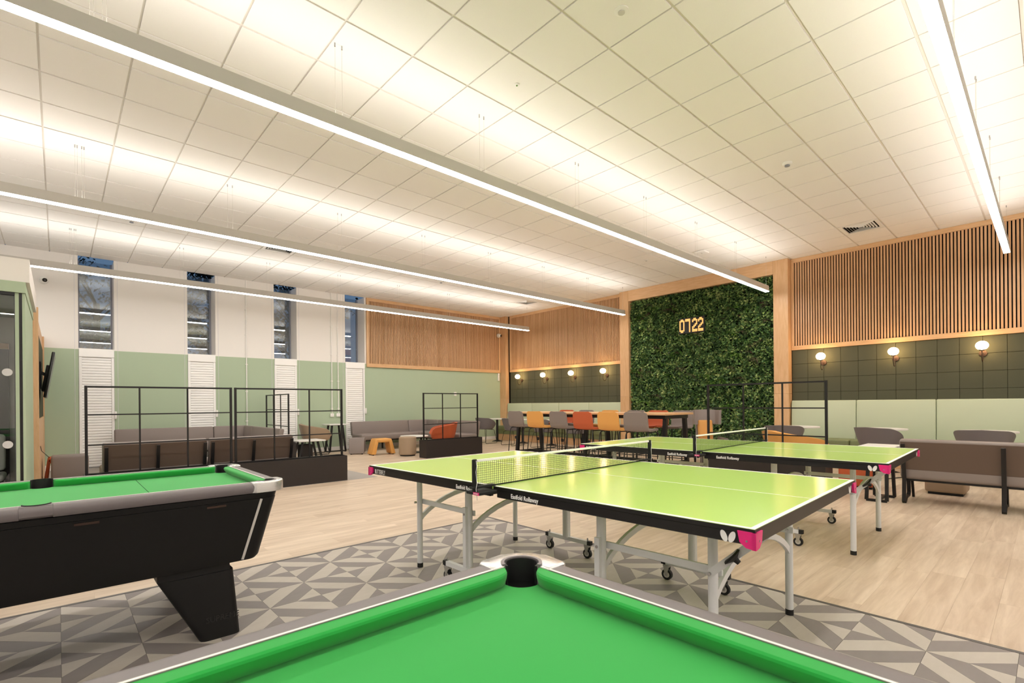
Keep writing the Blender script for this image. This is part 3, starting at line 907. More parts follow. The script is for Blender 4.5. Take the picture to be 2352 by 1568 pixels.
banquette('pale sage bench with olive seat along the wall right of the plant wall', 3.72, [2.57, 1.385, 0.2], -1.2, [3.1, 1.9, 0.7], True)

# ------------------------------------------------------------------ round cafe tables
def cafe_table(h_, r_):
    t = thing('cafe_table', '', 'table')
    B().lathe([(0, 0), (0.225, 0), (0.225, 0.006), (0.05, 0.05), (0.0, 0.05)], n=4).build('base', 'black_metal', t, smooth=False)
    B().cyl((0, 0, 0.045), (0, 0, h_ - 0.03), 0.038, n=16).build('column', 'black_metal', t)
    B().box((0, 0, h_ - 0.033), (0.3, 0.3, 0.008)).build('plate', 'black_metal', t)
    B().lathe([(0, h_ - 0.027), (r_ - 0.004, h_ - 0.027), (r_, h_ - 0.02), (r_, h_ - 0.004), (r_ - 0.004, h_), (0, h_)], n=40).build('table_top', 'table_white', t)
    return t
ct0 = None
CT = [((10.45, 12.12), 'round white cafe table nearest the corner post'), ((10.45, 10.93), 'round white cafe table at the left bench, second from the corner post'),
      ((10.45, 9.74), 'round white cafe table at the left bench, third from the corner post'), ((10.45, 8.58), 'round white cafe table at the left bench beside the plant wall'),
      ((10.35, 3.24), 'round white cafe table just right of the plant wall'), ((10.35, 1.95), 'round white cafe table at the right bench, middle one'), ((10.35, 0.66), 'round white cafe table at the far right end of the bench')]
for (x, y), lab in CT:
    if ct0 is None:
        ct0 = cafe_table(0.735, 0.335); ct0.location = (x, y, 0); ct0['label'] = lab; ct0['group'] = 'round cafe tables'
    else: dup(ct0, (x, y, 0), 0, lab, 'round cafe tables')

# ------------------------------------------------------------------ tub chairs (facing local +X)
def wrap_shell(r0, r1, z0, top, span, n=32, m=8, sx=1.0, bulge=0.0):
    """curved back: rings of points around the rear, from the lower edge to a varying rim"""
    g = []
    for i in range(n + 1):
        th = math.pi + (-span + 2 * span * i / n)
        u = abs(-1 + 2 * i / n)
        zt = top(u); row_ = []
        for j in range(m + 1):
            v = j / m
            r_ = r0 + (r1 - r0) * (v ** 0.7) + bulge * math.sin(math.pi * v)
            z = z0 + (zt - z0) * v
            row_.append((r_ * math.cos(th) * sx, r_ * math.sin(th), z))
        g.append(row_)
    return g
def tub_chair(shell_m):
    t = thing('tub_chair', '', 'chair')
    B().sheet(wrap_shell(0.20, 0.31, 0.44, lambda u: 0.79 - 0.035 * u - 0.17 * max(0, u - 0.45) ** 1.6 / 0.55 ** 1.6, R(128), 36, 8), 0.022).build('backrest', shell_m, t)
    B().lathe([(0, 0.425), (0.19, 0.43), (0.235, 0.455), (0.215, 0.475), (0, 0.482)], n=32).build('seat', shell_m, t)
    for s in (-1, 1):
        pts = [(0.12, s * 0.13, 0.43), (0.17, s * 0.20, 0.40), (0.24, s * 0.24, 0.05), (0.235, s * 0.24, 0.012), (0.2, s * 0.24, 0.008), (-0.2, s * 0.24, 0.008), (-0.235, s * 0.24, 0.012), (-0.24, s * 0.24, 0.05), (-0.17, s * 0.20, 0.40), (-0.12, s * 0.13, 0.43)]
        B().tube(pts, 0.007, 8).build('sled_leg', 'black_metal', t)
    B().tube([(0.155, -0.18, 0.415), (0.155, 0.18, 0.415)], 0.006, 6).build('cross_bar', 'black_metal', t)
    return t
tc0 = None
TC = [((9.72, 11.82), 0.1, 'dark grey tub chair nearest the corner post'), ((9.75, 10.62), -0.1, 'dark grey tub chair behind the leftmost bar stool'),
      ((9.75, 9.40), 0.0, 'dark grey tub chair glimpsed behind the left half of the bar table'), ((9.75, 8.25), 0.0, 'dark grey tub chair glimpsed behind the middle of the bar table'),
      ((9.62, 3.27), 0.2, 'dark grey tub chair behind the mustard armchair'), ((9.62, 1.88), -0.35, 'dark grey tub chair left of the grey sofa back'), ((9.62, 0.66), 0.0, 'dark grey tub chair rising behind the grey sofa back')]
for (x, y), rz, lab in TC:
    if tc0 is None:
        tc0 = tub_chair('grey_shell'); tc0.location = (x, y, 0); tc0.rotation_euler = (0, 0, rz); tc0['label'] = lab; tc0['group'] = 'dark grey tub chairs'
    else: dup(tc0, (x, y, 0), rz, lab, 'dark grey tub chairs')

# ------------------------------------------------------------------ upholstered armchairs (facing local +X)
def armchair(m):
    t = thing('armchair', '', 'armchair')
    arm = [(0.30 - 0.38 * k / 9, -0.315 - 0.012 * math.sin(math.pi * k / 9)) for k in range(10)]
    path = arm + [(-0.11 + 0.215 * math.cos(a_), -0.105 + 0.215 * math.sin(a_)) for a_ in [R(-92 - 11 * k) for k in range(0, 9)]]
    path = path + [(x, -y) for x, y in path[::-1]]
    g = []; n = len(path)
    for i, (x, y) in enumerate(path):
        k_ = min(i, n - 1 - i); f = min(1.0, k_ / 18.0)        # 0 at the arm fronts, 1 at the back
        rim = 0.60 + 0.155 * f ** 0.8
        rd = max(0.0, 1 - k_ / 3.2); rim -= 0.13 * (1 - math.sqrt(max(0, 1 - rd * rd)))
        low = 0.355 + 0.05 * (1 - math.sqrt(max(0, 1 - rd * rd)))
        row_ = []
        for j in range(8):
            v = j / 7
            kk = 0.78 + 0.22 * v ** 0.6
            row_.append((x * (kk if x < 0 else 0.86 + 0.14 * v) - 0.03 * v * f, y * kk, low + (rim - low) * v))
        g.append(row_)
    B().sheet(g, 0.05).build('shell', m, t)
    B().box((0.02, 0, 0.405), (0.50, 0.46, 0.12), 0.04, 3).build('seat_cushion', m, t)
    for s in (-1, 1):
        pts = [(0.14, s * 0.16, 0.37), (0.20, s * 0.23, 0.33), (0.26, s * 0.25, 0.06), (0.25, s * 0.25, 0.012), (0.2, s * 0.25, 0.01), (-0.22, s * 0.25, 0.01), (-0.26, s * 0.25, 0.02), (-0.26, s * 0.25, 0.06), (-0.20, s * 0.22, 0.33), (-0.14, s * 0.16, 0.37)]
        B().tube(pts, 0.010, 8).build('sled_leg', 'black_metal', t)
    return t
ac = armchair('beige_leather'); ac.location = (4.70, 12.32, 0); ac.rotation_euler = (0, 0, R(-10)); ac['label'] = 'beige armchair on black sled legs by the green wall'; ac['group'] = 'sled-leg armchairs'
dup(ac, (7.12, 10.38, 0), R(150), 'terracotta armchair behind the centre planter', 'sled-leg armchairs', {'beige_leather': 'terracotta_leather'})
dup(ac, (8.45, 2.72, 0), R(-40), 'mustard armchair behind the far lime table', 'sled-leg armchairs', {'beige_leather': 'mustard_leather'}).scale = (1.12, 1.12, 1.0)
# wing chair
t = thing('wing_chair', 'tall grey wing chair with mustard inside before the plant wall', 'armchair', (9.35, 4.55, 0), R(222))
g = []
path = [(0.10, -0.23), (-0.03, -0.235), (-0.13, -0.215), (-0.19, -0.15), (-0.21, 0.0), (-0.19, 0.15), (-0.13, 0.215), (-0.03, 0.235), (0.10, 0.23)]
for i, (x, y) in enumerate(path):
    row_ = []
    for j in range(5):
        v = j / 4
        row_.append((x * (0.75 + 0.25 * v) - 0.05 - 0.04 * v, y * (0.95 + 0.05 * v), 0.77 + 0.28 * v))
    g.append(row_)
B().sheet(g, 0.05).build('wing_headrest', 'taupe_leather', t)
B().box((-0.24, 0, 0.60), (0.07, 0.34, 0.58), 0.03, 3, ry=R(-8)).build('outer_back', 'taupe_leather', t)
B().box((-0.17, 0, 0.60), (0.08, 0.28, 0.50), 0.03, 3, ry=R(-8)).build('inner_back', 'mustard_leather', t)
B().box((0.06, 0, 0.36), (0.5, 0.46, 0.14), 0.04, 3).build('seat_cushion', 'mustard_leather', t)
for s in (-1, 1): B().box((0.04, s * 0.265, 0.38), (0.5, 0.07, 0.28), 0.03, 3).build('arm', 'taupe_leather', t)
for sx_ in (-1, 1):
    for s in (-1, 1): B().cyl((0.05 + sx_ * 0.22, s * 0.2, 0.0), (0.05 + sx_ * 0.2, s * 0.18, 0.3), 0.014, n=10).build('leg', 'black_metal', t)

# ------------------------------------------------------------------ high table and bar stools
bt = thing('high_table', 'long oak topped high table on black trestle legs ringed by bar stools', 'table', (7.40, 5.90, 0))
ZT = 1.035
B().b2((-0.45, -1.83, ZT - 0.032), (0.45, 1.83, ZT), 0.003, 1).build('table_top', 'oak_h', bt)
for y in (-1.75, -0.17, 1.62):
    f = B()
    f.box((0, y, ZT - 0.062), (0.72, 0.06, 0.055))
    f.build('top_rail', 'black_metal', bt, smooth=False)
    for s in (-1, 1):
        B().tube([(s * 0.30, y, ZT - 0.09), (s * 0.39, y, 0.0)], 0, sq=(0.03, 0.03)).build('leg', 'black_metal', bt, smooth=False)
    B().box((0, y, 0.22), (0.70, 0.05, 0.05)).build('stretcher', 'black_metal', bt, smooth=False)
for s in (-1, 1): B().b2((s * 0.33 - 0.02, -1.75, ZT - 0.09), (s * 0.33 + 0.02, 1.62, ZT - 0.035)).build('apron_rail', 'black_metal', bt, smooth=False)
B().b2((-0.025, -1.75, 0.195), (0.025, 1.62, 0.245)).build('foot_rail', 'black_metal', bt, smooth=False)

def bar_stool(m):
    """faces local +X"""
    t = thing('bar_stool', '', 'bar stool')
    prof = [(0.20, 0.765), (0.17, 0.775), (0.08, 0.772), (-0.04, 0.765), (-0.12, 0.762), (-0.165, 0.775), (-0.19, 0.81), (-0.20, 0.87), (-0.208, 0.94), (-0.216, 1.0), (-0.222, 1.045), (-0.224, 1.06)]
    W2 = [0.15, 0.185, 0.205, 0.21, 0.21, 0.21, 0.21, 0.21, 0.208, 0.204, 0.188, 0.15]
    g = []
    for (x, z), w in zip(prof, W2):
        row_ = []
        for k in range(9):
            v = -1 + 2 * k / 8
            row_.append((x + (0.012 * v * v if z > 0.8 else 0), w * v, z + (0.008 * v * v if z < 0.8 else 0)))
        g.append(row_)
    b = B().sheet(g, 0.032)
    o_ = b.build('seat_shell', m, t)
    for sx_ in (-1, 1):
        for s in (-1, 1):
            B().tube([(sx_ * 0.10, s * 0.17, 0.742), (sx_ * 0.145, s * 0.185, 0.735), (sx_ * 0.165, s * 0.195, 0.70), (sx_ * 0.225, s * 0.225, 0.0)], 0.009, 8).build('leg', 'black_metal', t)
    for s in (-1, 1): B().cyl((-0.12, s * 0.175, 0.74), (0.12, s * 0.175, 0.74), 0.008, n=8).build('seat_rail', 'black_metal', t)
    fr = [(0.199, 0.212, 0.25), (0.199, -0.212, 0.25), (-0.199, -0.212, 0.25), (-0.199, 0.212, 0.25)]
    for a, b_ in zip(fr, fr[1:] + fr[:1]): B().cyl(a, b_, 0.007, n=8).build('footrest', 'black_metal', t)
    return t
SG = {'g': 'taupe_leather', 'm': 'mustard_leather', 't': 'terracotta_leather'}
st0 = bar_stool('taupe_leather')
near = [(7.13, 'g', 'grey bar stool on the near side, furthest left'), (6.57, 'm', 'mustard bar stool on the near side, left one'), (6.01, 'g', 'grey bar stool on the near side between mustard and terracotta'),
        (5.45, 't', 'terracotta bar stool on the near side of the high table'), (4.91, 'm', 'mustard bar stool on the near side, right one'), (4.40, 'g', 'grey bar stool on the near side, furthest right')]
far = [(7.2, 't', 'terracotta bar stool on the far side, left one'), (6.62, 'g', 'grey bar stool on the far side behind the near terracotta stool'), (6.03, 'm', 'mustard bar stool on the far side'),
       (5.41, 'g', 'grey bar stool on the far side behind the rightmost near stool'), (4.95, 't', 'terracotta bar stool on the far side, right one'), (4.47, 'g', 'grey bar stool on the far side at the right end')]
firsts = True
for lst, x, rz in ((near, 6.83, 0.0), (far, 7.99, math.pi)):
    for y, c, lab in lst:
        rr = rz + rnd.uniform(-0.05, 0.05)
        if firsts:
            st0.location = (x, y, 0); st0.rotation_euler = (0, 0, rr); st0['label'] = lab; st0['group'] = 'bar stools'; firsts = False
        else: dup(st0, (x + rnd.uniform(-0.03, 0.03), y, 0), rr, lab, 'bar stools', {'taupe_leather': SG[c]})

# ------------------------------------------------------------------ sofas
def sofa_module(w, legs, m='taupe_leather'):
    """origin at floor, left rear corner; extends +X along its width, faces +Y"""
    t = thing('sofa', '', 'sofa')
    B().box((w / 2, 0.37, 0.36), (w - 0.006, 0.64, 0.15), 0.035, 3).build('seat_cushion', m, t)
    M = Matrix.Translation((w / 2, 0.075, 0.575)) @ Matrix.Rotation(R(9), 4, 'X')
    B().box((0, 0, 0), (w - 0.006, 0.10, 0.36), 0.025, 3, M=M).build('backrest', m, t)
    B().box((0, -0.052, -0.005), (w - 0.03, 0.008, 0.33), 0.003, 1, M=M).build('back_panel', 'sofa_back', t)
    B().b2((0.02, 0.09, 0.262), (w - 0.02, 0.11, 0.284)).b2((0.02, 0.58, 0.262), (w - 0.02, 0.60, 0.284)).build('seat_frame', 'black_metal', t, smooth=False)
    for x in legs:
        pts = [(x, -0.05, 0.70), (x, -0.012, 0.52), (x, 0.02, 0.40), (x, 0.035, 0.27), (x, 0.02, 0.10), (x, 0.01, 0.03), (x, 0.03, 0.012), (x, 0.06, 0.02), (x, 0.12, 0.06), (x, 0.22, 0.062), (x, 0.28, 0.065), (x, 0.31, 0.10), (x, 0.29, 0.26)]
        B().tube(pts, 0, sq=(0.009, 0.019)).build('leg', 'black_metal', t)
        B().tube([(x, 0.50, 0.27), (x, 0.60, 0.0)], 0, sq=(0.018, 0.012)).build('leg', 'black_metal', t, smooth=False)
    return t
s = sofa_module(1.155, (0.04, 0.575, 1.115)); s.location = (0.405, 8.07, 0); s['label'] = 'grey sofa seen from behind, left one at the planters'; s['group'] = 'straight sofas'
s2 = dup(s, (1.575, 8.07, 0), 0, 'grey sofa seen from behind, right one at the planters', 'straight sofas')
s3 = sofa_module(1.76, (0.045, 0.88, 1.715)); s3.location = (7.30, 1.23, 0); s3.rotation_euler = (0, 0, R(-90)); s3['label'] = 'grey sofa seen from behind at the right edge'; s3['group'] = 'straight sofas'
def corner_sofa(lab, loc):
    """origin: inner room corner of the L at the wall; wall leg runs towards -X, side leg towards -Y"""
    t = thing('corner_sofa', lab, 'sofa', loc, 0, 'corner sofas'); m = 'taupe_leather'
    # wall leg: x from -2.45 to -.75; corner -.75..0 ; side leg y from -.75 to -2.6
    def seat(x0, y0, x1, y1): B().b2((x0 + 0.003, y0 + 0.003, 0.285), (x1 - 0.003, y1 - 0.003, 0.435), 0.035, 3).build('seat_cushion', m, t)
    seat(-2.45, -0.70, -0.72, -0.10); seat(-0.72, -0.70, -0.10, -0.10); seat(-0.70, -2.55, -0.10, -0.70)
    def back(x0, x1):
        M = Matrix.Translation(((x0 + x1) / 2, -0.075, 0.575)) @ Matrix.Rotation(R(-9), 4, 'X')
        B().box((0, 0, 0), (x1 - x0 - 0.006, 0.10, 0.37), 0.025, 3, M=M).build('backrest', m, t)
    back(-2.45, -0.72); back(-0.72, -0.05)
    def backy(y0, y1):
        M = Matrix.Translation((-0.075, (y0 + y1) / 2, 0.575)) @ Matrix.Rotation(R(9), 4, 'Y')
        B().box((0, 0, 0), (0.10, y1 - y0 - 0.006, 0.37), 0.025, 3, M=M).build('backrest', m, t)
    backy(-0.70, -0.08); backy(-2.55, -0.70)
    B().b2((-2.43, -0.6, 0.25), (-0.1, -0.57, 0.284)).b2((-0.6, -2.53, 0.25), (-0.57, -0.6, 0.284)).build('seat_frame', 'black_metal', t, smooth=False)
    for x, y in ((-2.40, -0.62), (-1.55, -0.62), (-2.40, -0.1), (-1.55, -0.1), (-0.1, -0.1), (-0.62, -0.62), (-0.62, -1.6), (-0.62, -2.48), (-0.1, -1.6), (-0.1, -2.48)):
        B().tube([(x, y, 0.285), (x, y, 0.0)], 0, sq=(0.018, 0.018)).build('leg', 'black_metal', t, smooth=False)
    return t
corner_sofa('grey corner sofa behind the left pair of screens', (3.27, 12.72, 0))
corner_sofa('grey corner sofa against the green wall below the slats', (8.22, 12.75, 0))

# ------------------------------------------------------------------ planter screens
def screen_frame(lab, loc, rz):
    t = thing('planter_screen', lab, 'screen', loc, rz, 'black grid screens on planters')
    q = 0.3 / 2; w = 0.80; hgt = 0.40
    b = B()
    b.b2((-w, -q, 0), (w, -q + 0.012, hgt)).b2((-w, q - 0.012, 0), (w, q, hgt)).b2((-w, -q + 0.012, 0), (-w + 0.012, q - 0.012, hgt)).b2((w - 0.012, -q + 0.012, 0), (w, q - 0.012, hgt))
    b.b2((-w + 0.012, -q + 0.012, 0.0), (w - 0.012, q - 0.012, 0.02))
    b.build('planter_box', 'planter_black', t, smooth=False)
    B().b2((-w + 0.013, -q + 0.013, 0.33), (w - 0.013, q - 0.013, 0.345)).build('inner_tray', 'soil_dark', t, smooth=False)
    sw = 0.775
    for x in (-sw, sw): B().box((x, 0, 0.90), (0.028, 0.028, 1.14)).build('post', 'black_metal', t, smooth=False)
    B().box((0, 0, 1.457), (2 * sw - 0.03, 0.026, 0.022)).build('rail', 'black_metal', t, smooth=False)
    for z in (1.118, 0.752, 0.40): B().box((0, 0, z), (2 * sw - 0.03, 0.016, 0.016)).build('rail', 'black_metal', t, smooth=False)
    for x in (-0.258, 0.258): B().box((x, 0, 0.90), (0.018, 0.018, 1.10)).build('upright', 'black_metal', t, smooth=False)
    return t
sf = screen_frame('black grid screen on planter, leftmost behind the left pool table', (1.022, 7.83, 0), 0)
dup(sf, (2.63, 7.83, 0), 0, 'black grid screen on planter right of the leftmost one')
dup(sf, (6.86, 9.60, 0), 0, 'black grid screen on planter in the centre before the terracotta armchair')
dup(sf, (7.20, 2.72, 0), R(-90), 'black grid screen on planter behind the far lime table')
dup(sf, (3.72, 12.08, 0), R(90), 'black grid screen on planter edge-on behind the left corner sofa')

# ------------------------------------------------------------------ small tables, stools and poufs
def side_table(hgt, a, b_):
    t = thing('side_table', '', 'side table')
    B().box((0, 0, hgt - 0.0125), (a, b_, 0.025), 0.004, 1).build('table_top', 'table_white', t)
    B().box((0, 0, hgt - 0.033), (a * 0.7, b_ * 0.5, 0.014)).build('top_plate', 'black_metal', t, smooth=False)
    for s_ in (-1, 1):
        x0 = s_ * a * 0.28; x1 = s_ * a * 0.42
        for k in (-1, 1):
            B().tube([(x0, k * b_ * 0.24, hgt - 0.04), (x1, k * b_ * 0.28, 0.015)], 0, sq=(0.016, 0.022)).build('leg', 'black_metal', t, smooth=False)
        B().box((x1, 0, 0.0145), (0.036, b_ * 0.56, 0.029)).build('sled_foot', 'black_metal', t, smooth=False)
    B().box((0, 0, 0.0145), (a * 0.80, 0.036, 0.028)).build('floor_rail', 'black_metal', t, smooth=False)
    return t
s_ = side_table(0.72, 0.50, 0.50); s_.location = (5.32, 12.62, 0); s_['label'] = 'white topped side table beside the beige armchair'; s_['group'] = 'white topped side tables'
s_ = side_table(0.66, 0.50, 0.36); s_.location = (7.42, 1.43, 0); s_.rotation_euler = (0, 0, 0); s_['label'] = 'white topped side table at the end of the right sofa'; s_['group'] = 'white topped side tables'
s_ = side_table(0.42, 0.60, 0.60); s_.location = (4.22, 11.55, 0); s_['label'] = 'low white topped table before the beige armchair'; s_['group'] = 'white topped side tables'
t = thing('waste_bin', 'small black square bin below the low white table', 'bin', (4.25, 11.80, 0))
B().b2((-0.13, -0.13, 0), (0.13, 0.13, 0.30), 0.006, 1).build('body', 'planter_black', t)
B().b2((-0.11, -0.11, 0.3), (0.11, 0.11, 0.304)).build('opening', 'soil_dark', t, smooth=False)
t = thing('coffee_table', 'low round white coffee table behind the beige drum pouf', 'coffee table', (6.62, 10.88, 0))
B().lathe([(0, 0.40), (0.346, 0.40), (0.35, 0.404), (0.35, 0.421), (0.346, 0.425), (0, 0.425)], n=36).build('table_top', 'table_white', t)
B().cyl((0, 0, 0.03), (0, 0, 0.40), 0.035, n=14).build('column', 'black_metal', t)
B().lathe([(0, 0), (0.24, 0), (0.24, 0.008), (0.05, 0.035), (0, 0.035)], n=28).build('base', 'black_metal', t)
def bridge_stool(m):
    t = thing('bridge_stool', '', 'stool')
    B().box((0, 0, 0.345), (0.40, 0.36, 0.09), 0.03, 3).build('seat', m, t)
    for s__ in (-1, 1):
        lo = [(s__ * 0.12, -0.18, 0.375), (s__ * 0.20, -0.18, 0.375), (s__ * 0.20, 0.18, 0.375), (s__ * 0.12, 0.18, 0.375)]
        l2 = [(s__ * 0.19, -0.18, 0.02), (s__ * 0.30, -0.18, 0.02), (s__ * 0.30, 0.18, 0.02), (s__ * 0.19, 0.18, 0.02)]
        b = B().loft([l2, lo])
        bmesh.ops.bevel(b.bm, geom=list(b.bm.edges), offset=0.018, segments=2, affect='EDGES', profile=0.5)
        b.build('leg_panel', m, t)
        for k in (-0.13, 0.13): B().cyl((s__ * 0.245, k, 0), (s__ * 0.245, k, 0.022), 0.015, n=10).build('foot', 'rubber_black', t)
    return t
bs = bridge_stool('mustard_leather'); bs.location = (5.80, 11.05, 0); bs.rotation_euler = (0, 0, R(-8)); bs['label'] = 'mustard bridge stool beside the beige drum pouf'; bs['group'] = 'bridge stools'
dup(bs, (5.50, 11.72, 0), R(60), 'grey bridge stool at the left end of the corner sofa', 'bridge stools', {'mustard_leather': 'taupe_leather'})
dup(bs, (-0.028, 10.98, 0), R(0), 'terracotta stool peeking out under the television', 'bridge stools', {'mustard_leather': 'terracotta_leather'}).scale = (0.5, 0.9, 1.05)
t = thing('drum_pouf', 'beige cylindrical drum pouf before the centre planter', 'pouf', (6.10, 10.33, 0))
prof = [(0, 0.028), (0.185, 0.028), (0.20, 0.04), (0.205, 0.12), (0.205, 0.38), (0.20, 0.43), (0.185, 0.447), (0, 0.45)]
B().lathe(prof, n=36).build('cushion', 'beige_leather', t)
B().lathe([(0, 0), (0.175, 0), (0.175, 0.029), (0, 0.029)], n=30).build('base', 'rubber_black', t)
def cube_pouf(m, a, b_, h_):
    t = thing('cube_pouf', '', 'pouf')
    B().b2((-a / 2, -b_ / 2, 0.03), (a / 2, b_ / 2, h_), 0.03, 3).build('cushion', m, t)
    B().b2((-a / 2 + 0.03, -b_ / 2 + 0.03, 0), (a / 2 - 0.03, b_ / 2 - 0.03, 0.032)).build('base', 'rubber_black', t, smooth=False)
    return t
q = cube_pouf('beige_leather', 0.42, 0.40, 0.44); q.location = (8.48, 0.93, 0); q['label'] = 'beige square pouf seen below the right sofa'; q['group'] = 'square poufs'
q = cube_pouf('terracotta_leather', 0.42, 0.42, 0.44); q.location = (8.30, 1.84, 0); q['label'] = 'terracotta square pouf seen below the far lime table'; q['group'] = 'square poufs'
q = cube_pouf('taupe_leather', 0.44, 0.44, 0.46); q.location = (0.135, 10.5, 0); q['label'] = 'grey square pouf behind the left pool table near the oak post'; q['group'] = 'square poufs'
q = cube_pouf('taupe_leather', 0.50, 0.50, 0.44); q.location = (8.75, 4.05, 0); q['label'] = 'grey square pouf glimpsed below the rightmost far bar stool'; q['group'] = 'square poufs'

# ------------------------------------------------------------------ glazed booth at the left edge
bo = thing('glazed_booth', 'glazed meeting booth with green frame and white top at the left edge', 'booth', (-0.205, 7.0, 0))
B().b2((-2.6, 0.0, 2.475), (0.0, 2.12, 2.71)).build('white_fascia', 'white_paint', bo, smooth=False)
B().b2((-2.6, -0.012, 2.365), (-0.028, 2.10, 2.474)).build('header', 'green_paint', bo, smooth=False)
B().b2((-2.6, 0.002, 2.335), (-0.107, 0.05, 2.364)).build('glazing_track', 'black_metal', bo, smooth=False)
B().b2((-2.6, 0.02, 0.0), (-0.113, 0.03, 2.335)).build('front_pane', 'booth_glass', bo, smooth=False)
B().b2((-0.1125, 0.018, 0.0), (-0.1075, 0.034, 2.335)).build('pane_edge', 'window_dark', bo, smooth=False)
B().b2((-0.107, 0.015, 0.0), (-0.079, 0.06, 2.364)).build('green_jamb', 'green_paint', bo, smooth=False)
B().b2((-0.0785, 0.015, 0.0), (-0.0555, 0.06, 2.364)).build('black_jamb', 'black_metal', bo, smooth=False)
B().b2((-0.055, 0.012, 0.0), (-0.035, 2.10, 2.364)).build('green_side', 'green_paint', bo, smooth=False)
B().b2((-2.6, 2.0, 0.0), (-0.056, 2.10, 2.364)).build('rear_wall', 'booth_grey', bo, smooth=False)
B().b2((-2.6, 0.05, 2.37), (-0.06, 2.0, 2.40)).build('inner_ceiling', 'white_paint', bo, smooth=False)
B().b2((-2.62, 0.0, 0.0), (-2.601, 2.1, 2.475)).build('end_wall', 'booth_grey', bo, smooth=False)
B().b2((-1.3, 1.9, 0.0), (-0.25, 1.99, 1.95)).build('dark_cabinet', 'dark_door', bo, smooth=False)
B().b2((-1.32, 1.88, 1.95), (-0.25, 1.99, 2.02)).build('cabinet_trim', 'oak_hx', bo, smooth=False)
for z in (1.565, 0.845):
    for k in range(12):
        B().cyl((-0.165 - 0.145 * k, 0.0185, z), (-0.165 - 0.145 * k, 0.0195, z), 0.038, n=20).build('frosted_dot', 'dot_frost', bo)
t = thing('booth_seat', 'pale seat back inside the glazed booth', 'chair', (-0.62, 8.2, 0))
B().box((0, 0, 0.70), (0.34, 0.08, 0.42), 0.04, 3).build('backrest', 'table_white', t)
B().box((0, -0.2, 0.44), (0.36, 0.40, 0.08), 0.03, 3).build('seat', 'table_white', t)
for sx_ in (-1, 1):
    for k in (-0.36, -0.02): B().cyl((sx_ * 0.15, k, 0), (sx_ * 0.15, k, 0.42), 0.012, n=8).build('leg', 'black_metal', t)
# oak framed partition carrying the television
pt = thing('media_wall', 'oak framed partition with grey felt panel behind the television', 'partition', (-0.188, 9.2, 0))
B().b2((-0.068, 0.0, 0), (0.0, 0.07, 2.56), 0.002, 1).build('oak_post', 'oak', pt)
B().b2((-0.068, 0.071, 0), (-0.03, 3.79, 1.0)).b2((-0.068, 0.071, 2.3), (-0.03, 3.79, 2.56)).build('oak_panel', 'oak', pt, smooth=False)
B().b2((-0.03, 0.071, 0), (-0.002, 3.79, 1.05)).build('lower_oak_panel', 'oak', pt, smooth=False)
B().b2((-0.068, 0.071, 1.05), (-0.02, 3.73, 2.30)).build('felt_panel', 'felt_panel', pt, smooth=False)
B().b2((-0.068, 3.731, 1.05), (0.0, 3.79, 2.56)).build('oak_post', 'oak', pt, smooth=False)
tv = thing('television', 'black wall television on a tilting bracket seen edge-on', 'television', (-0.188, 10.05, 1.70))
M = Matrix.Translation((0.095, 0.55, 0.0)) @ Matrix.Rotation(R(8.5), 4, 'Y')
B().box((0, 0, 0), (0.035, 1.16, 0.68), 0.006, 2, M=M).build('display', 'screen_black', tv)
B().box((-0.035, 0, -0.05), (0.04, 0.7, 0.4), 0.01, 2, M=M).build('rear_housing', 'black_metal', tv)
B().box((-0.008, 0.55, 0.0), (0.02, 0.45, 0.42)).build('wall_plate', 'black_metal', tv, smooth=False)
for k in (0.40, 0.70): B().tube([(0.0, k, 0.05), (0.05, k, 0.02), (0.075, k, 0.0)], 0, sq=(0.018, 0.018)).build('bracket_arm', 'black_metal', tv, smooth=False)
t = B().tube([(-0.188, 9.75, 0.66), (-0.18, 9.95, 0.58), (-0.10, 10.4, 0.44)], 0.004, 6).build('power_cable', 'black_metal')
tag(t, 'thin black cable from the oak partition to the grey pouf', 'cable')
# ------------------------------------------------------------------ table tennis tables
SIDE = Matrix(((0, 0, -1, 0), (-1, 0, 0, 0), (0, 1, 0, 0), (0, 0, 0, 1)))   # lettering on the -X side
ENDM = Matrix(((1, 0, 0, 0), (0, 0, -1, 0), (0, 1, 0, 0), (0, 0, 0, 1)))    # lettering on the -Y end
def bake(me, M):
    me = me.copy(); me.transform(M); return me
name_me = text_mesh('Easifold Rollaway', 0.033, 'line_white', 0.0003, bold=0.0009, sx=0.86)
butter_me = text_mesh('BUTTERFLY', 0.046, 'line_white', 0.0003, bold=0.0004, sx=0.62)
butter_sm = text_mesh('BUTTERFLY', 0.009, 'line_white', 0.0003, bold=0.0002, sx=0.8)
def wings(M):
    b = B()
    for s in (-1, 1):
        pts = []
        for k in range(20):
            a = 2 * math.pi * k / 20
            u = 0.0115 * math.cos(a); v = 0.022 * math.sin(a)
            tl = s * R(-22)
            pts.append((s * 0.0145 + u * math.cos(tl) - v * math.sin(tl), u * math.sin(tl) + v * math.cos(tl), 0.0008))
        b.face([M @ Vector(p) for p in pts])
    return b
def caster(bb, x, y, z0):
    pass
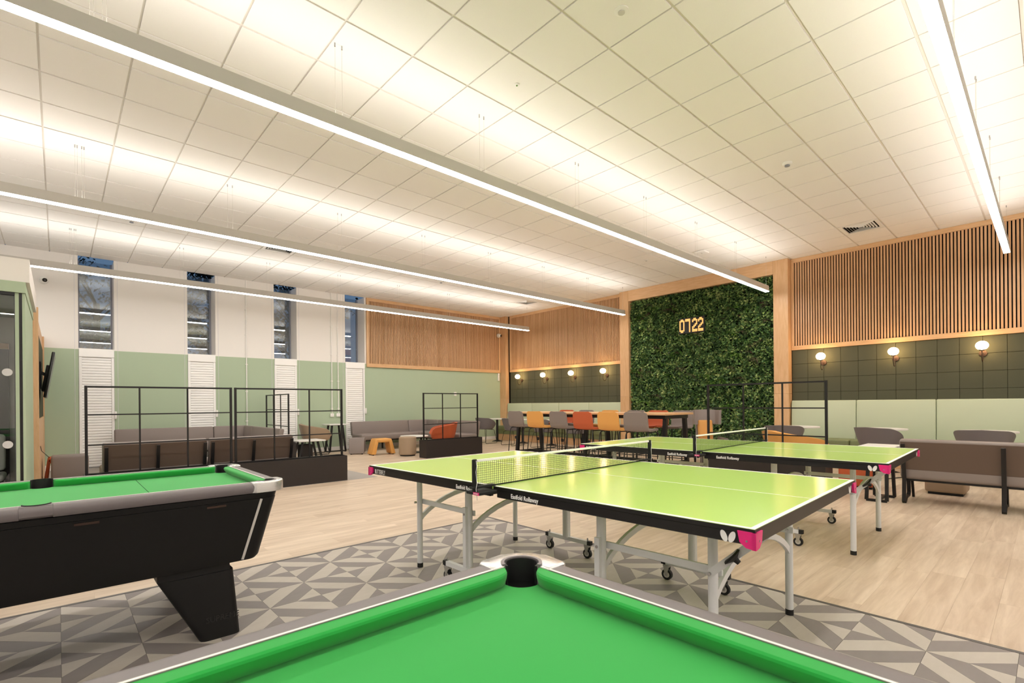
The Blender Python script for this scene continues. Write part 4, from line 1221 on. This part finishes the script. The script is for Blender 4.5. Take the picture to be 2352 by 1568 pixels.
def tt_table(lab, loc, rz):
    t = thing('table_tennis_table', lab, 'table tennis table', loc, rz, 'lime table tennis tables')
    HT, hw, hl = 0.76, 0.7625, 1.37
    for s in (-1, 1):
        y0, y1 = (0.006, hl) if s > 0 else (-hl, -0.006)
        top = B().b2((-hw, y0, HT - 0.018), (hw, y1, HT - 0.0005)).build('playing_top', 'lime_top', t, smooth=False)
        e = B()
        e.b2((-hw, y0, HT - 0.0006), (-hw + 0.02, y1, HT)).b2((hw - 0.02, y0, HT - 0.0006), (hw, y1, HT))
        ye = s * hl
        e.b2((-hw + 0.02, min(ye, ye - s * 0.02), HT - 0.0006), (hw - 0.02, max(ye, ye - s * 0.02), HT))
        e.b2((-0.0025, y0, HT - 0.0006), (0.0025, y1 if s < 0 else y1 - 0.02, HT - 0.0001))
        e.build('white_line', 'line_white', top, smooth=False)
        a = B(); q = 0.0015
        for (lo, hi) in (((-hw - q, y0, HT - 0.019), (-hw + 0.002, y1, HT - 0.002)), ((hw - 0.002, y0, HT - 0.019), (hw + q, y1, HT - 0.002)), ((-hw - q, ye - q if s > 0 else ye - q, HT - 0.019), (hw + q, ye + q, HT - 0.002))):
            a.b2(lo, hi)
        a.build('edge_band', 'apron_black', top, smooth=False)
        ap = B()
        ap.b2((-hw + 0.004, y0 + 0.02, HT - 0.062), (-hw + 0.03, y1 - 0.004 if s > 0 else y1 - 0.02, HT - 0.0185), 0.003, 1)
        ap.b2((hw - 0.03, y0 + 0.02, HT - 0.062), (hw - 0.004, y1 - 0.004 if s > 0 else y1 - 0.02, HT - 0.0185), 0.003, 1)
        yq = s * (hl - 0.017)
        ap.b2((-hw + 0.03, yq - 0.013, HT - 0.062), (hw - 0.03, yq + 0.013, HT - 0.0185), 0.003, 1)
        yn = s * 0.04
        ap.b2((-hw + 0.03, yn - 0.012, HT - 0.055), (hw - 0.03, yn + 0.012, HT - 0.0185))
        apo = ap.build('apron', 'apron_black', t, smooth=False)
        for sx_ in (-1, 1):
            c = B()
            pts = [(0.004, -0.012), (0.004, -0.074), (-0.028, -0.070), (-0.050, -0.052), (-0.058, -0.012)]
            # wrap along the side and along the end
            def prism_dir(ax):
                lo, hi_ = [], []
                for (d, z) in pts:
                    if ax == 0:
                        lo.append((sx_ * (hw - 0.004), s * (hl + d), HT + z)); hi_.append((sx_ * (hw + 0.007), s * (hl + d), HT + z))
                    else:
                        lo.append((sx_ * (hw + d), s * (hl - 0.004), HT + z)); hi_.append((sx_ * (hw + d), s * (hl + 0.007), HT + z))
                c.loft([lo, hi_])
            prism_dir(0); prism_dir(1)
            c.b2((sx_ * hw - 0.007, s * hl - 0.007, HT - 0.074), (sx_ * hw + 0.007, s * hl + 0.007, HT - 0.012))
            co = c.build('corner_guard', 'pink_plastic', t, smooth=False)
            B().cyl((sx_ * (hw + 0.007), s * (hl - 0.025), HT - 0.045), (sx_ * (hw + 0.009), s * (hl - 0.025), HT - 0.045), 0.004, n=10).cyl((sx_ * (hw - 0.025), s * (hl + 0.007), HT - 0.045), (sx_ * (hw - 0.025), s * (hl + 0.009), HT - 0.045), 0.004, n=10).build('rivet', 'steel', co)
        # lettering on the near side
        place('lettering', bake(name_me, Matrix.Translation((-hw + 0.0033, s * 0.235, HT - 0.042)) @ SIDE), apo)
        # legs
        yo = s * 1.105; yi = s * 0.53
        lx = 0.50
        for sx_ in (-1, 1):
            l = B().cyl((sx_ * lx, yo, 0.03), (sx_ * lx, yo, HT - 0.06), 0.0205, n=14).build('leg', 'leg_silver', t)
            B().cyl((sx_ * lx, yo, 0.0), (sx_ * lx, yo, 0.032), 0.0215, n=14).build('foot_cap', 'rubber_black', l)
            l = B().cyl((sx_ * lx, yi, 0.135), (sx_ * lx, yi, HT - 0.055), 0.0245, n=14).build('leg', 'leg_silver', t)
            B().box((sx_ * (lx + 0.03), yi, 0.32), (0.022, 0.03, 0.42)).build('sleeve', 'leg_silver', l, smooth=False)
            for z in (0.36, 0.46): B().cyl((sx_ * lx - 0.03, yi, z), (sx_ * lx - 0.018, yi, z), 0.006, n=8).build('bolt', 'steel', l)
            # castor bar
            bar = B().box((sx_ * (lx + 0.03), yi, 0.12), (0.03, 0.46, 0.03)).build('castor_bar', 'leg_silver', t, smooth=False)
            for d in (-0.215, 0.215):
                yy = yi + d; xx = sx_ * (lx + 0.03)
                B().b2((xx - 0.0155, yy - 0.016 if d > 0 else yy - 0.016, 0.1045), (xx + 0.0155, yy + 0.016, 0.1355)).build('end_cap', 'rubber_black', bar, smooth=False)
                B().cyl((xx, yy - 0.02 * (1 if d > 0 else -1), 0.135), (xx, yy - 0.02 * (1 if d > 0 else -1), 0.155), 0.006, n=8).build('bolt', 'steel', bar)
                yy = yi + d * 0.9
                cst = B().cyl((xx - 0.011, yy, 0.036), (xx + 0.011, yy, 0.036), 0.036, n=22).build('castor_wheel', 'rubber_black', t)
                f = B()
                for k in (-1, 1):
                    f.cyl((xx + k * 0.0112, yy, 0.036), (xx + k * 0.0128, yy, 0.036), 0.021, n=16)
                f.build('wheel_hub', 'alu', cst)
                f = B()
                for k in (-1, 1):
                    f.loft([[(xx + k * 0.015, yy - 0.008, 0.03), (xx + k * 0.015, yy + 0.008, 0.03), (xx + k * 0.015, yy + 0.02, 0.092), (xx + k * 0.015, yy - 0.02, 0.092)],
                            [(xx + k * 0.018, yy - 0.008, 0.03), (xx + k * 0.018, yy + 0.008, 0.03), (xx + k * 0.018, yy + 0.02, 0.092), (xx + k * 0.018, yy - 0.02, 0.092)]])
                f.b2((xx - 0.019, yy - 0.022, 0.09), (xx + 0.019, yy + 0.022, 0.105))
                f.build('fork', 'steel', cst, smooth=False)
            # long rail between outer and inner legs
            r_ = B().box((sx_ * (lx - 0.025), (yo + yi) / 2, 0.485), (0.012, abs(yo - yi) + 0.06, 0.034)).build('side_rail', 'leg_silver', t, smooth=False)
            B().cyl((sx_ * lx - 0.045, yo, 0.485), (sx_ * lx - 0.03, yo, 0.485), 0.008, n=10).cyl((sx_ * lx - 0.045, yi, 0.485), (sx_ * lx - 0.03, yi, 0.485), 0.008, n=10).build('bolt', 'steel', r_)
        # arches
        for yy in (yo, yi):
            pts = [(-lx * math.cos(math.pi * k / 18), yy, 0.35 + 0.175 * (1 - math.cos(math.pi * k / 18) ** 2) ** 0.8) for k in range(19)]
            B().tube(pts, 0, sq=(0.009, 0.016)).build('arch_brace', 'leg_silver', t)
        # locking strut with handle on the near leg
        if s > 0: continue
        p0 = Vector((-lx - 0.03, yo, 0.485)); p1 = Vector((-lx - 0.03, s * 1.33, HT - 0.07))
        st = B().tube([p0, p1], 0, sq=(0.004, 0.016)).build('strut', 'leg_silver', t, smooth=False)
        m_ = p0.lerp(p1, 0.45)
        nd = Vector((-0.2, -s * 0.75, 0.65)).normalized()
        hd = B()
        hd.lathe([(0, -0.006), (0.039, -0.010), (0.043, -0.003), (0.012, 0.012), (0.010, 0.03), (0, 0.03)], (0, 0, 0), 20)
        bmesh.ops.transform(hd.bm, matrix=Matrix.Translation(m_ + Vector((-0.012, 0, 0.0))) @ (-nd).to_track_quat('Z', 'Y').to_matrix().to_4x4(), verts=list(hd.bm.verts))
        hd.build('locking_knob', 'rubber_black', st)
    # marks
    place('maker_label', bake(butter_me, Matrix.Translation((-hw + 0.0033, 1.225, HT - 0.041)) @ SIDE), t)
    wings(Matrix.Translation((-hw + 0.0033, -1.275, HT - 0.042)) @ SIDE).build('wing_emblem', 'line_white', t, smooth=False)
    wings(Matrix.Translation((hw - 0.10, -hl + 0.0037, HT - 0.042)) @ ENDM).build('wing_emblem', 'line_white', t, smooth=False)
    # net assembly
    n = B()
    zt = HT + 0.1525
    for sx_ in (-1, 1):
        xp = sx_ * 0.893
        po_ = B().box((xp, 0, HT + 0.068), (0.026, 0.02, 0.176), 0.004, 1).build('net_post', 'net_black', t)
        B().box((sx_ * 0.845, 0.0, HT - 0.022), (0.125, 0.11, 0.016), 0.003, 1).box((sx_ * 0.835, 0, HT + 0.006), (0.16, 0.03, 0.010)).build('clamp', 'net_black', po_, smooth=False)
        B().box((sx_ * 0.909, -0.03, HT - 0.022), (0.003, 0.045, 0.014)).build('clamp_label', 'pink_plastic', po_, smooth=False)
        if sx_ < 0: place('lettering', bake(butter_sm, Matrix.Translation((-0.9110, -0.03, HT - 0.022)) @ SIDE), po_)
        pts = [(xp - sx_ * 0.0, -0.014, HT + 0.15)] + [(xp + 0.004 * math.sin(k * 2.1), -0.016, HT + 0.15 - 0.03 * k) for k in range(1, 8)]
        B().tube(pts, 0.0016, 5).build('tension_cord', 'line_white', po_)
    B().box((0, 0, zt - 0.006), (1.772, 0.006, 0.014), 0.002, 1).build('net_tape', 'line_white', t)
    for k in range(1, 12): n.box((0, 0, zt - 0.013 - 0.0122 * k), (1.772, 0.0012, 0.0012))
    kk = int(1.77 / 0.0145)
    for k in range(kk): n.box((-0.885 + 0.0145 * (k + 0.5), 0, zt - 0.083), (0.0012, 0.0012, 0.140))
    n.box((0, 0, zt - 0.1515 + 0.003), (1.772, 0.003, 0.006))
    o_ = n.build('net_mesh', 'net_black', t, smooth=False); o_['kind'] = 'stuff'
    return t
tt_table('lime table tennis table nearer the camera', (2.52, 2.105, 0), R(1.9))
tt_table('lime table tennis table further back by the mustard armchair', (5.065, 2.185, 0), R(1.9))

# ------------------------------------------------------------------ pool tables
def pool_table(lab, loc):
    t = thing('pool_table', lab, 'pool table', loc, 0, 'green cloth pool tables')
    a, b = 0.99, 0.545
    ai, bi = a - 0.067, b - 0.067
    ZR, ZB_ = 0.80, 0.757
    pc = (a - 0.083, b - 0.079); pr = 0.049
    mc = (0.0, bi + 0.012); mr = 0.046
    # bed with pocket cut-outs
    def corner_arc(sx_, sy_):
        d1 = math.sqrt(pr ** 2 - (bi - pc[1]) ** 2); d2 = math.sqrt(pr ** 2 - (ai - pc[0]) ** 2)
        a0 = math.atan2(bi - pc[1], -d1); a1 = math.atan2(-d2, ai - pc[0])
        # from the long edge, through the table side, to the short edge
        a1 += 2 * math.pi
        pts = [(pc[0] + pr * math.cos(a0 + (a1 - a0) * k / 12), pc[1] + pr * math.sin(a0 + (a1 - a0) * k / 12)) for k in range(13)]
        pts = [(sx_ * x, sy_ * y) for x, y in pts]
        return pts
    def mid_arc(sy_):
        dx = math.sqrt(mr ** 2 - (bi - mc[1]) ** 2)
        a0 = math.atan2(bi - mc[1], dx); a1 = math.atan2(bi - mc[1], -dx)
        a1_ = a1 - 0.0
        # lower arc from +x to -x through -y
        a0 = a0 if a0 < 0 else a0 - 2 * math.pi
        a1_ = a1_ if a1_ < 0 else a1_ - 2 * math.pi
        pts = [(mr * math.cos(a0 + (a1_ - a0) * k / 10), mc[1] + mr * math.sin(a0 + (a1_ - a0) * k / 10)) for k in range(11)]
        return [(x, sy_ * y) for x, y in pts]
    out = []
    out += corner_arc(1, 1)[::-1]          # right side up to top edge, then leftwards
    out += mid_arc(1)
    out += corner_arc(-1, 1)
    out += corner_arc(-1, -1)[::-1]
    out += mid_arc(-1)[::-1]
    out += corner_arc(1, -1)
    bed = B().prism(out, ZB_ - 0.02, ZB_).build('bed_cloth', 'pool_cloth', t, smooth=False)
    # baulk line
    B().b2((0.42, -bi + 0.04, ZB_), (0.4225, bi - 0.04, ZB_ + 0.0003)).build('baulk_line', 'foliage_back', bed, smooth=False)
    # rails
    prof = [(bi, ZB_ - 0.02), (bi, ZR), (b - 0.022, ZR), (b - 0.009, ZR - 0.004), (b - 0.001, ZR - 0.014), (b, ZR - 0.026), (b - 0.004, ZR - 0.042), (b - 0.012, ZR - 0.052), (bi + 0.03, ZR - 0.056)]
    cush = [(0.0, ZB_ + 0.001), (0.0, ZR - 0.002), (0.031, ZR - 0.0035), (0.0355, ZR - 0.007), (0.0365, ZR - 0.012), (0.033, ZR - 0.022), (0.018, ZB_ + 0.001)]
    def run(axis, side, s0, s1):
        """rail with white strip and cushion along one side; axis 0 = along x"""
        def P(s_, d, z):
            return (s_, side * d, z) if axis == 0 else (side * d, s_, z)
        off = 0.0 if axis == 0 else (a - b)
        e0 = s0 if axis == 0 else s0; e1 = s1
        g0 = [P(e0, d + off, z) for d, z in prof]; g1 = [P(e1, d + off, z) for d, z in prof]
        r_ = B().loft([g0, g1]).build('rail', 'pool_rail', t)
        return r_
    for sy_ in (-1, 1):
        for lo, hi in ((0.052, a - 0.165), (-a + 0.165, -0.052)): run(0, sy_, lo, hi)
    for sx_ in (-1, 1): run(1, sx_, -b + 0.16, b - 0.16)
    def cushion(axis, side, s0, s1):
        inner = bi if axis == 0 else ai
        def P(s_, d, z): return (s_, side * (inner - d), z) if axis == 0 else (side * (inner - d), s_, z)
        st = []
        E = 0.062
        for k in range(8): st.append((s0 + E * k / 7, math.sqrt(max(0.0, 1 - (1 - k / 7) ** 2))))
        for k in range(8): st.append((s1 - E + E * k / 7, math.sqrt(max(0.0, 1 - (k / 7) ** 2))))
        loops = []
        for s_, f in st:
            f = max(f, 0.03)
            loops.append([P(s_, d * f, z) for d, z in cush])
        B().loft(loops).build('cushion', 'pool_cloth', t, ang=24)
        q = B()
        lo, hi = P(s0 + 0.0, -0.001, ZR - 0.001), P(s1, -0.007, ZR + 0.0008)
        q.b2(tuple(min(u, v) for u, v in zip(lo, hi)), tuple(max(u, v) for u, v in zip(lo, hi)))
        q.build('white_strip', 'pool_strip', t, smooth=False)
    cx0 = pc[0] - 0.047; cy0 = pc[1] - 0.047
    for sy_ in (-1, 1):
        cushion(0, sy_, 0.047, cx0); cushion(0, sy_, -cx0, -0.047)
    for sx_ in (-1, 1): cushion(1, sx_, -cy0, cy0)
    # chrome corner caps, pocket liners, pockets
    for sx_ in (-1, 1):
        for sy_ in (-1, 1):
            rc = 0.085; ext = 0.005
            plan = [(a - 0.166, bi + 0.001), (a - 0.166, b - 0.01), (a - 0.15, b + ext)]
            plan += arc(a + ext - rc, b + ext - rc, rc, R(90), R(0), 8)
            plan += [(a + ext, b - 0.15), (a - 0.01, b - 0.161), (ai + 0.001, b - 0.161), (ai + 0.001, pc[1] - 0.050)]
            plan += arc(pc[0], pc[1], 0.0535, R(-60), R(150), 16)
            plan += [(pc[0] - 0.05, bi + 0.001)]
            c = B().prism([(sx_ * x, sy_ * y) for x, y in plan], ZR - 0.050, ZR + 0.004)
            es = [e for e in c.bm.edges if abs(e.verts[0].co.z - e.verts[1].co.z) < 1e-6 and e.verts[0].co.z > ZR]
            bmesh.ops.bevel(c.bm, geom=es, offset=0.006, segments=3, affect='EDGES', profile=0.5)
            c.build('corner_cap', 'chrome', t)
            l = B()
            inner_ = arc(pc[0], pc[1], 0.0445, R(-72), R(162), 18); outer_ = arc(pc[0], pc[1], 0.0530, R(-72), R(162), 18)
            poly = inner_ + outer_[::-1]
            l.prism([(sx_ * x, sy_ * y) for x, y in poly], ZB_ - 0.02, ZR + 0.006)
            lo_ = l.build('pocket_liner', 'pocket_liner', t)
            k_ = B()
            inner_ = arc(pc[0], pc[1], 0.0400, R(-78), R(168), 18); outer_ = arc(pc[0], pc[1], 0.0443, R(-78), R(168), 18)
            k_.prism([(sx_ * x, sy_ * y) for x, y in inner_ + outer_[::-1]], ZB_ - 0.024, ZR + 0.002)
            i2 = arc(pc[0], pc[1], 0.046, 0, R(342), 19); 
            k_.prism([(sx_ * x, sy_ * y) for x, y in i2], ZB_ - 0.030, ZB_ - 0.024)
            ii = arc(pc[0], pc[1], 0.0455, R(166), R(284), 10); oo = arc(pc[0], pc[1], 0.0485, R(166), R(284), 10)
            k_.prism([(sx_ * x, sy_ * y) for x, y in ii + oo[::-1]], ZB_ - 0.024, ZB_ - 0.0205)
            k_.build('pocket', 'pocket_black', t)
    for sy_ in (-1, 1):
        mo = mc[1] - 0.015
        dx = math.sqrt(0.0475 ** 2 - (bi + 0.001 - mo) ** 2)
        ang = math.atan2(bi + 0.001 - mo, dx)
        notch = [(0.0475 * math.cos(ang + (math.pi - 2 * ang) * k / 14), mo + 0.0475 * math.sin(ang + (math.pi - 2 * ang) * k / 14)) for k in range(15)]
        plan = [(-0.0515, bi + 0.001), (-0.0515, b - 0.014), (0.0515, b - 0.014), (0.0515, bi + 0.001)] + notch
        B().prism([(x, sy_ * y) for x, y in plan], ZR - 0.046, ZR).build('rail_bridge', 'pool_rail', t)
        B().loft([[(q_, sy_ * d_, z_) for d_, z_ in [(b - 0.0141, ZR - 0.05), (b - 0.0141, ZR - 0.0015), (b - 0.009, ZR - 0.004), (b - 0.001, ZR - 0.014), (b, ZR - 0.026), (b - 0.004, ZR - 0.042)]] for q_ in (-0.0515, 0.0515)]).build('rail_bridge', 'pool_rail', t)
        li = [(0.0425 * math.cos(math.pi * k / 14), mo + 0.0425 * math.sin(math.pi * k / 14)) for k in range(15)]
        lo2 = [(0.0473 * math.cos(math.pi * k / 14), mo + 0.0473 * math.sin(math.pi * k / 14)) for k in range(15)]
        B().prism([(x, sy_ * y) for x, y in li + lo2[::-1]], ZB_ - 0.022, ZR + 0.004).build('middle_pocket', 'pocket_black', t)
        B().lathe([(0, ZB_ - 0.035), (0.042, ZB_ - 0.035), (0.042, ZB_ - 0.021), (0.040, ZB_ - 0.021), (0.040, ZB_ - 0.030), (0, ZB_ - 0.030)], (0, sy_ * mo, 0), 20).build('pocket', 'pocket_black', t)
    # cabinet
    def rr(hx_, hy_, r_, z):
        pts = []
        for (ax_, ay_, s0) in ((1, 1, 0), (-1, 1, 90), (-1, -1, 180), (1, -1, 270)):
            pts += [(ax_ * (hx_ - r_) + r_ * math.cos(R(s0 + 90 * k / 5)), ay_ * (hy_ - r_) + r_ * math.sin(R(s0 + 90 * k / 5)), z) for k in range(6)]
        return pts
    B().loft([rr(a - 0.125, b - 0.085, 0.05, 0.385), rr(a - 0.11, b - 0.078, 0.055, 0.40), rr(a - 0.034, b - 0.022, 0.06, 0.715)]).build('cabinet', 'pool_black', t)
    B().loft([rr(a - 0.036, b - 0.024, 0.06, 0.716), rr(a - 0.030, b - 0.018, 0.06, 0.7435)]).build('rail_support', 'pool_black', t)
    for sx_ in (-1, 1):
        for sy_ in (-1, 1):
            def F_(x, z): 
                f = (z - 0.40) / (0.715 - 0.40); return (sx_ * x, sy_ * (b - 0.078 + 0.056 * f + 0.001), z)
            B().tube([F_(a - 0.20, 0.392), F_(a - 0.12, 0.712)], 0, sq=(0.0025, 0.006)).build('corner_strip', 'alu', t, smooth=False)
            # flared leg
            y0, y1 = sy_ * 0.445, sy_ * 0.29
            lo = [(sx_ * 0.60, y0, 0.0), (sx_ * 0.785, y0, 0.0), (sx_ * 0.785, y1, 0.0), (sx_ * 0.60, y1, 0.0)]
            hi = [(sx_ * 0.42, y0, 0.345), (sx_ * 0.755, y0, 0.345), (sx_ * 0.755, y1, 0.345), (sx_ * 0.42, y1, 0.345)]
            L_ = B().loft([lo, hi])
            bmesh.ops.bevel(L_.bm, geom=[e for e in L_.bm.edges if abs(e.verts[0].co.z - e.verts[1].co.z) > 0.1], offset=0.03, segments=3, affect='EDGES', profile=0.5)
            lg = L_.build('leg', 'pool_leg', t)
            B().b2((min(sx_ * 0.42, sx_ * 0.735), min(sy_ * 0.44, sy_ * 0.29), 0.346), (max(sx_ * 0.42, sx_ * 0.735), max(sy_ * 0.44, sy_ * 0.29), 0.384)).build('leg_plate', 'pool_leg', lg, smooth=False)
            if sy_ < 0:
                tm = text_mesh('SUPREME', 0.042, 'emboss', 0.0012, sx=0.9)
                M = Matrix.Translation((sx_ * 0.70, -0.4462, 0.105)) @ ENDM
                place('embossed_name', bake(tm, M), lg)
        for x in (0.14, 0.62):
            pass
    for x in (0.16, 0.66):
        B().box((x, -(b - 0.0215), 0.700), (0.085, 0.004, 0.010)).build('latch_plate', 'bronze', t, smooth=False)
    return t
pool_table('green cloth pool table in the foreground with a chrome corner pocket', (-0.035, 0.455, 0)).rotation_euler = (0, 0, math.pi)
pool_table('green cloth pool table with black cabinet at the left edge', (-0.07, 3.39, 0))
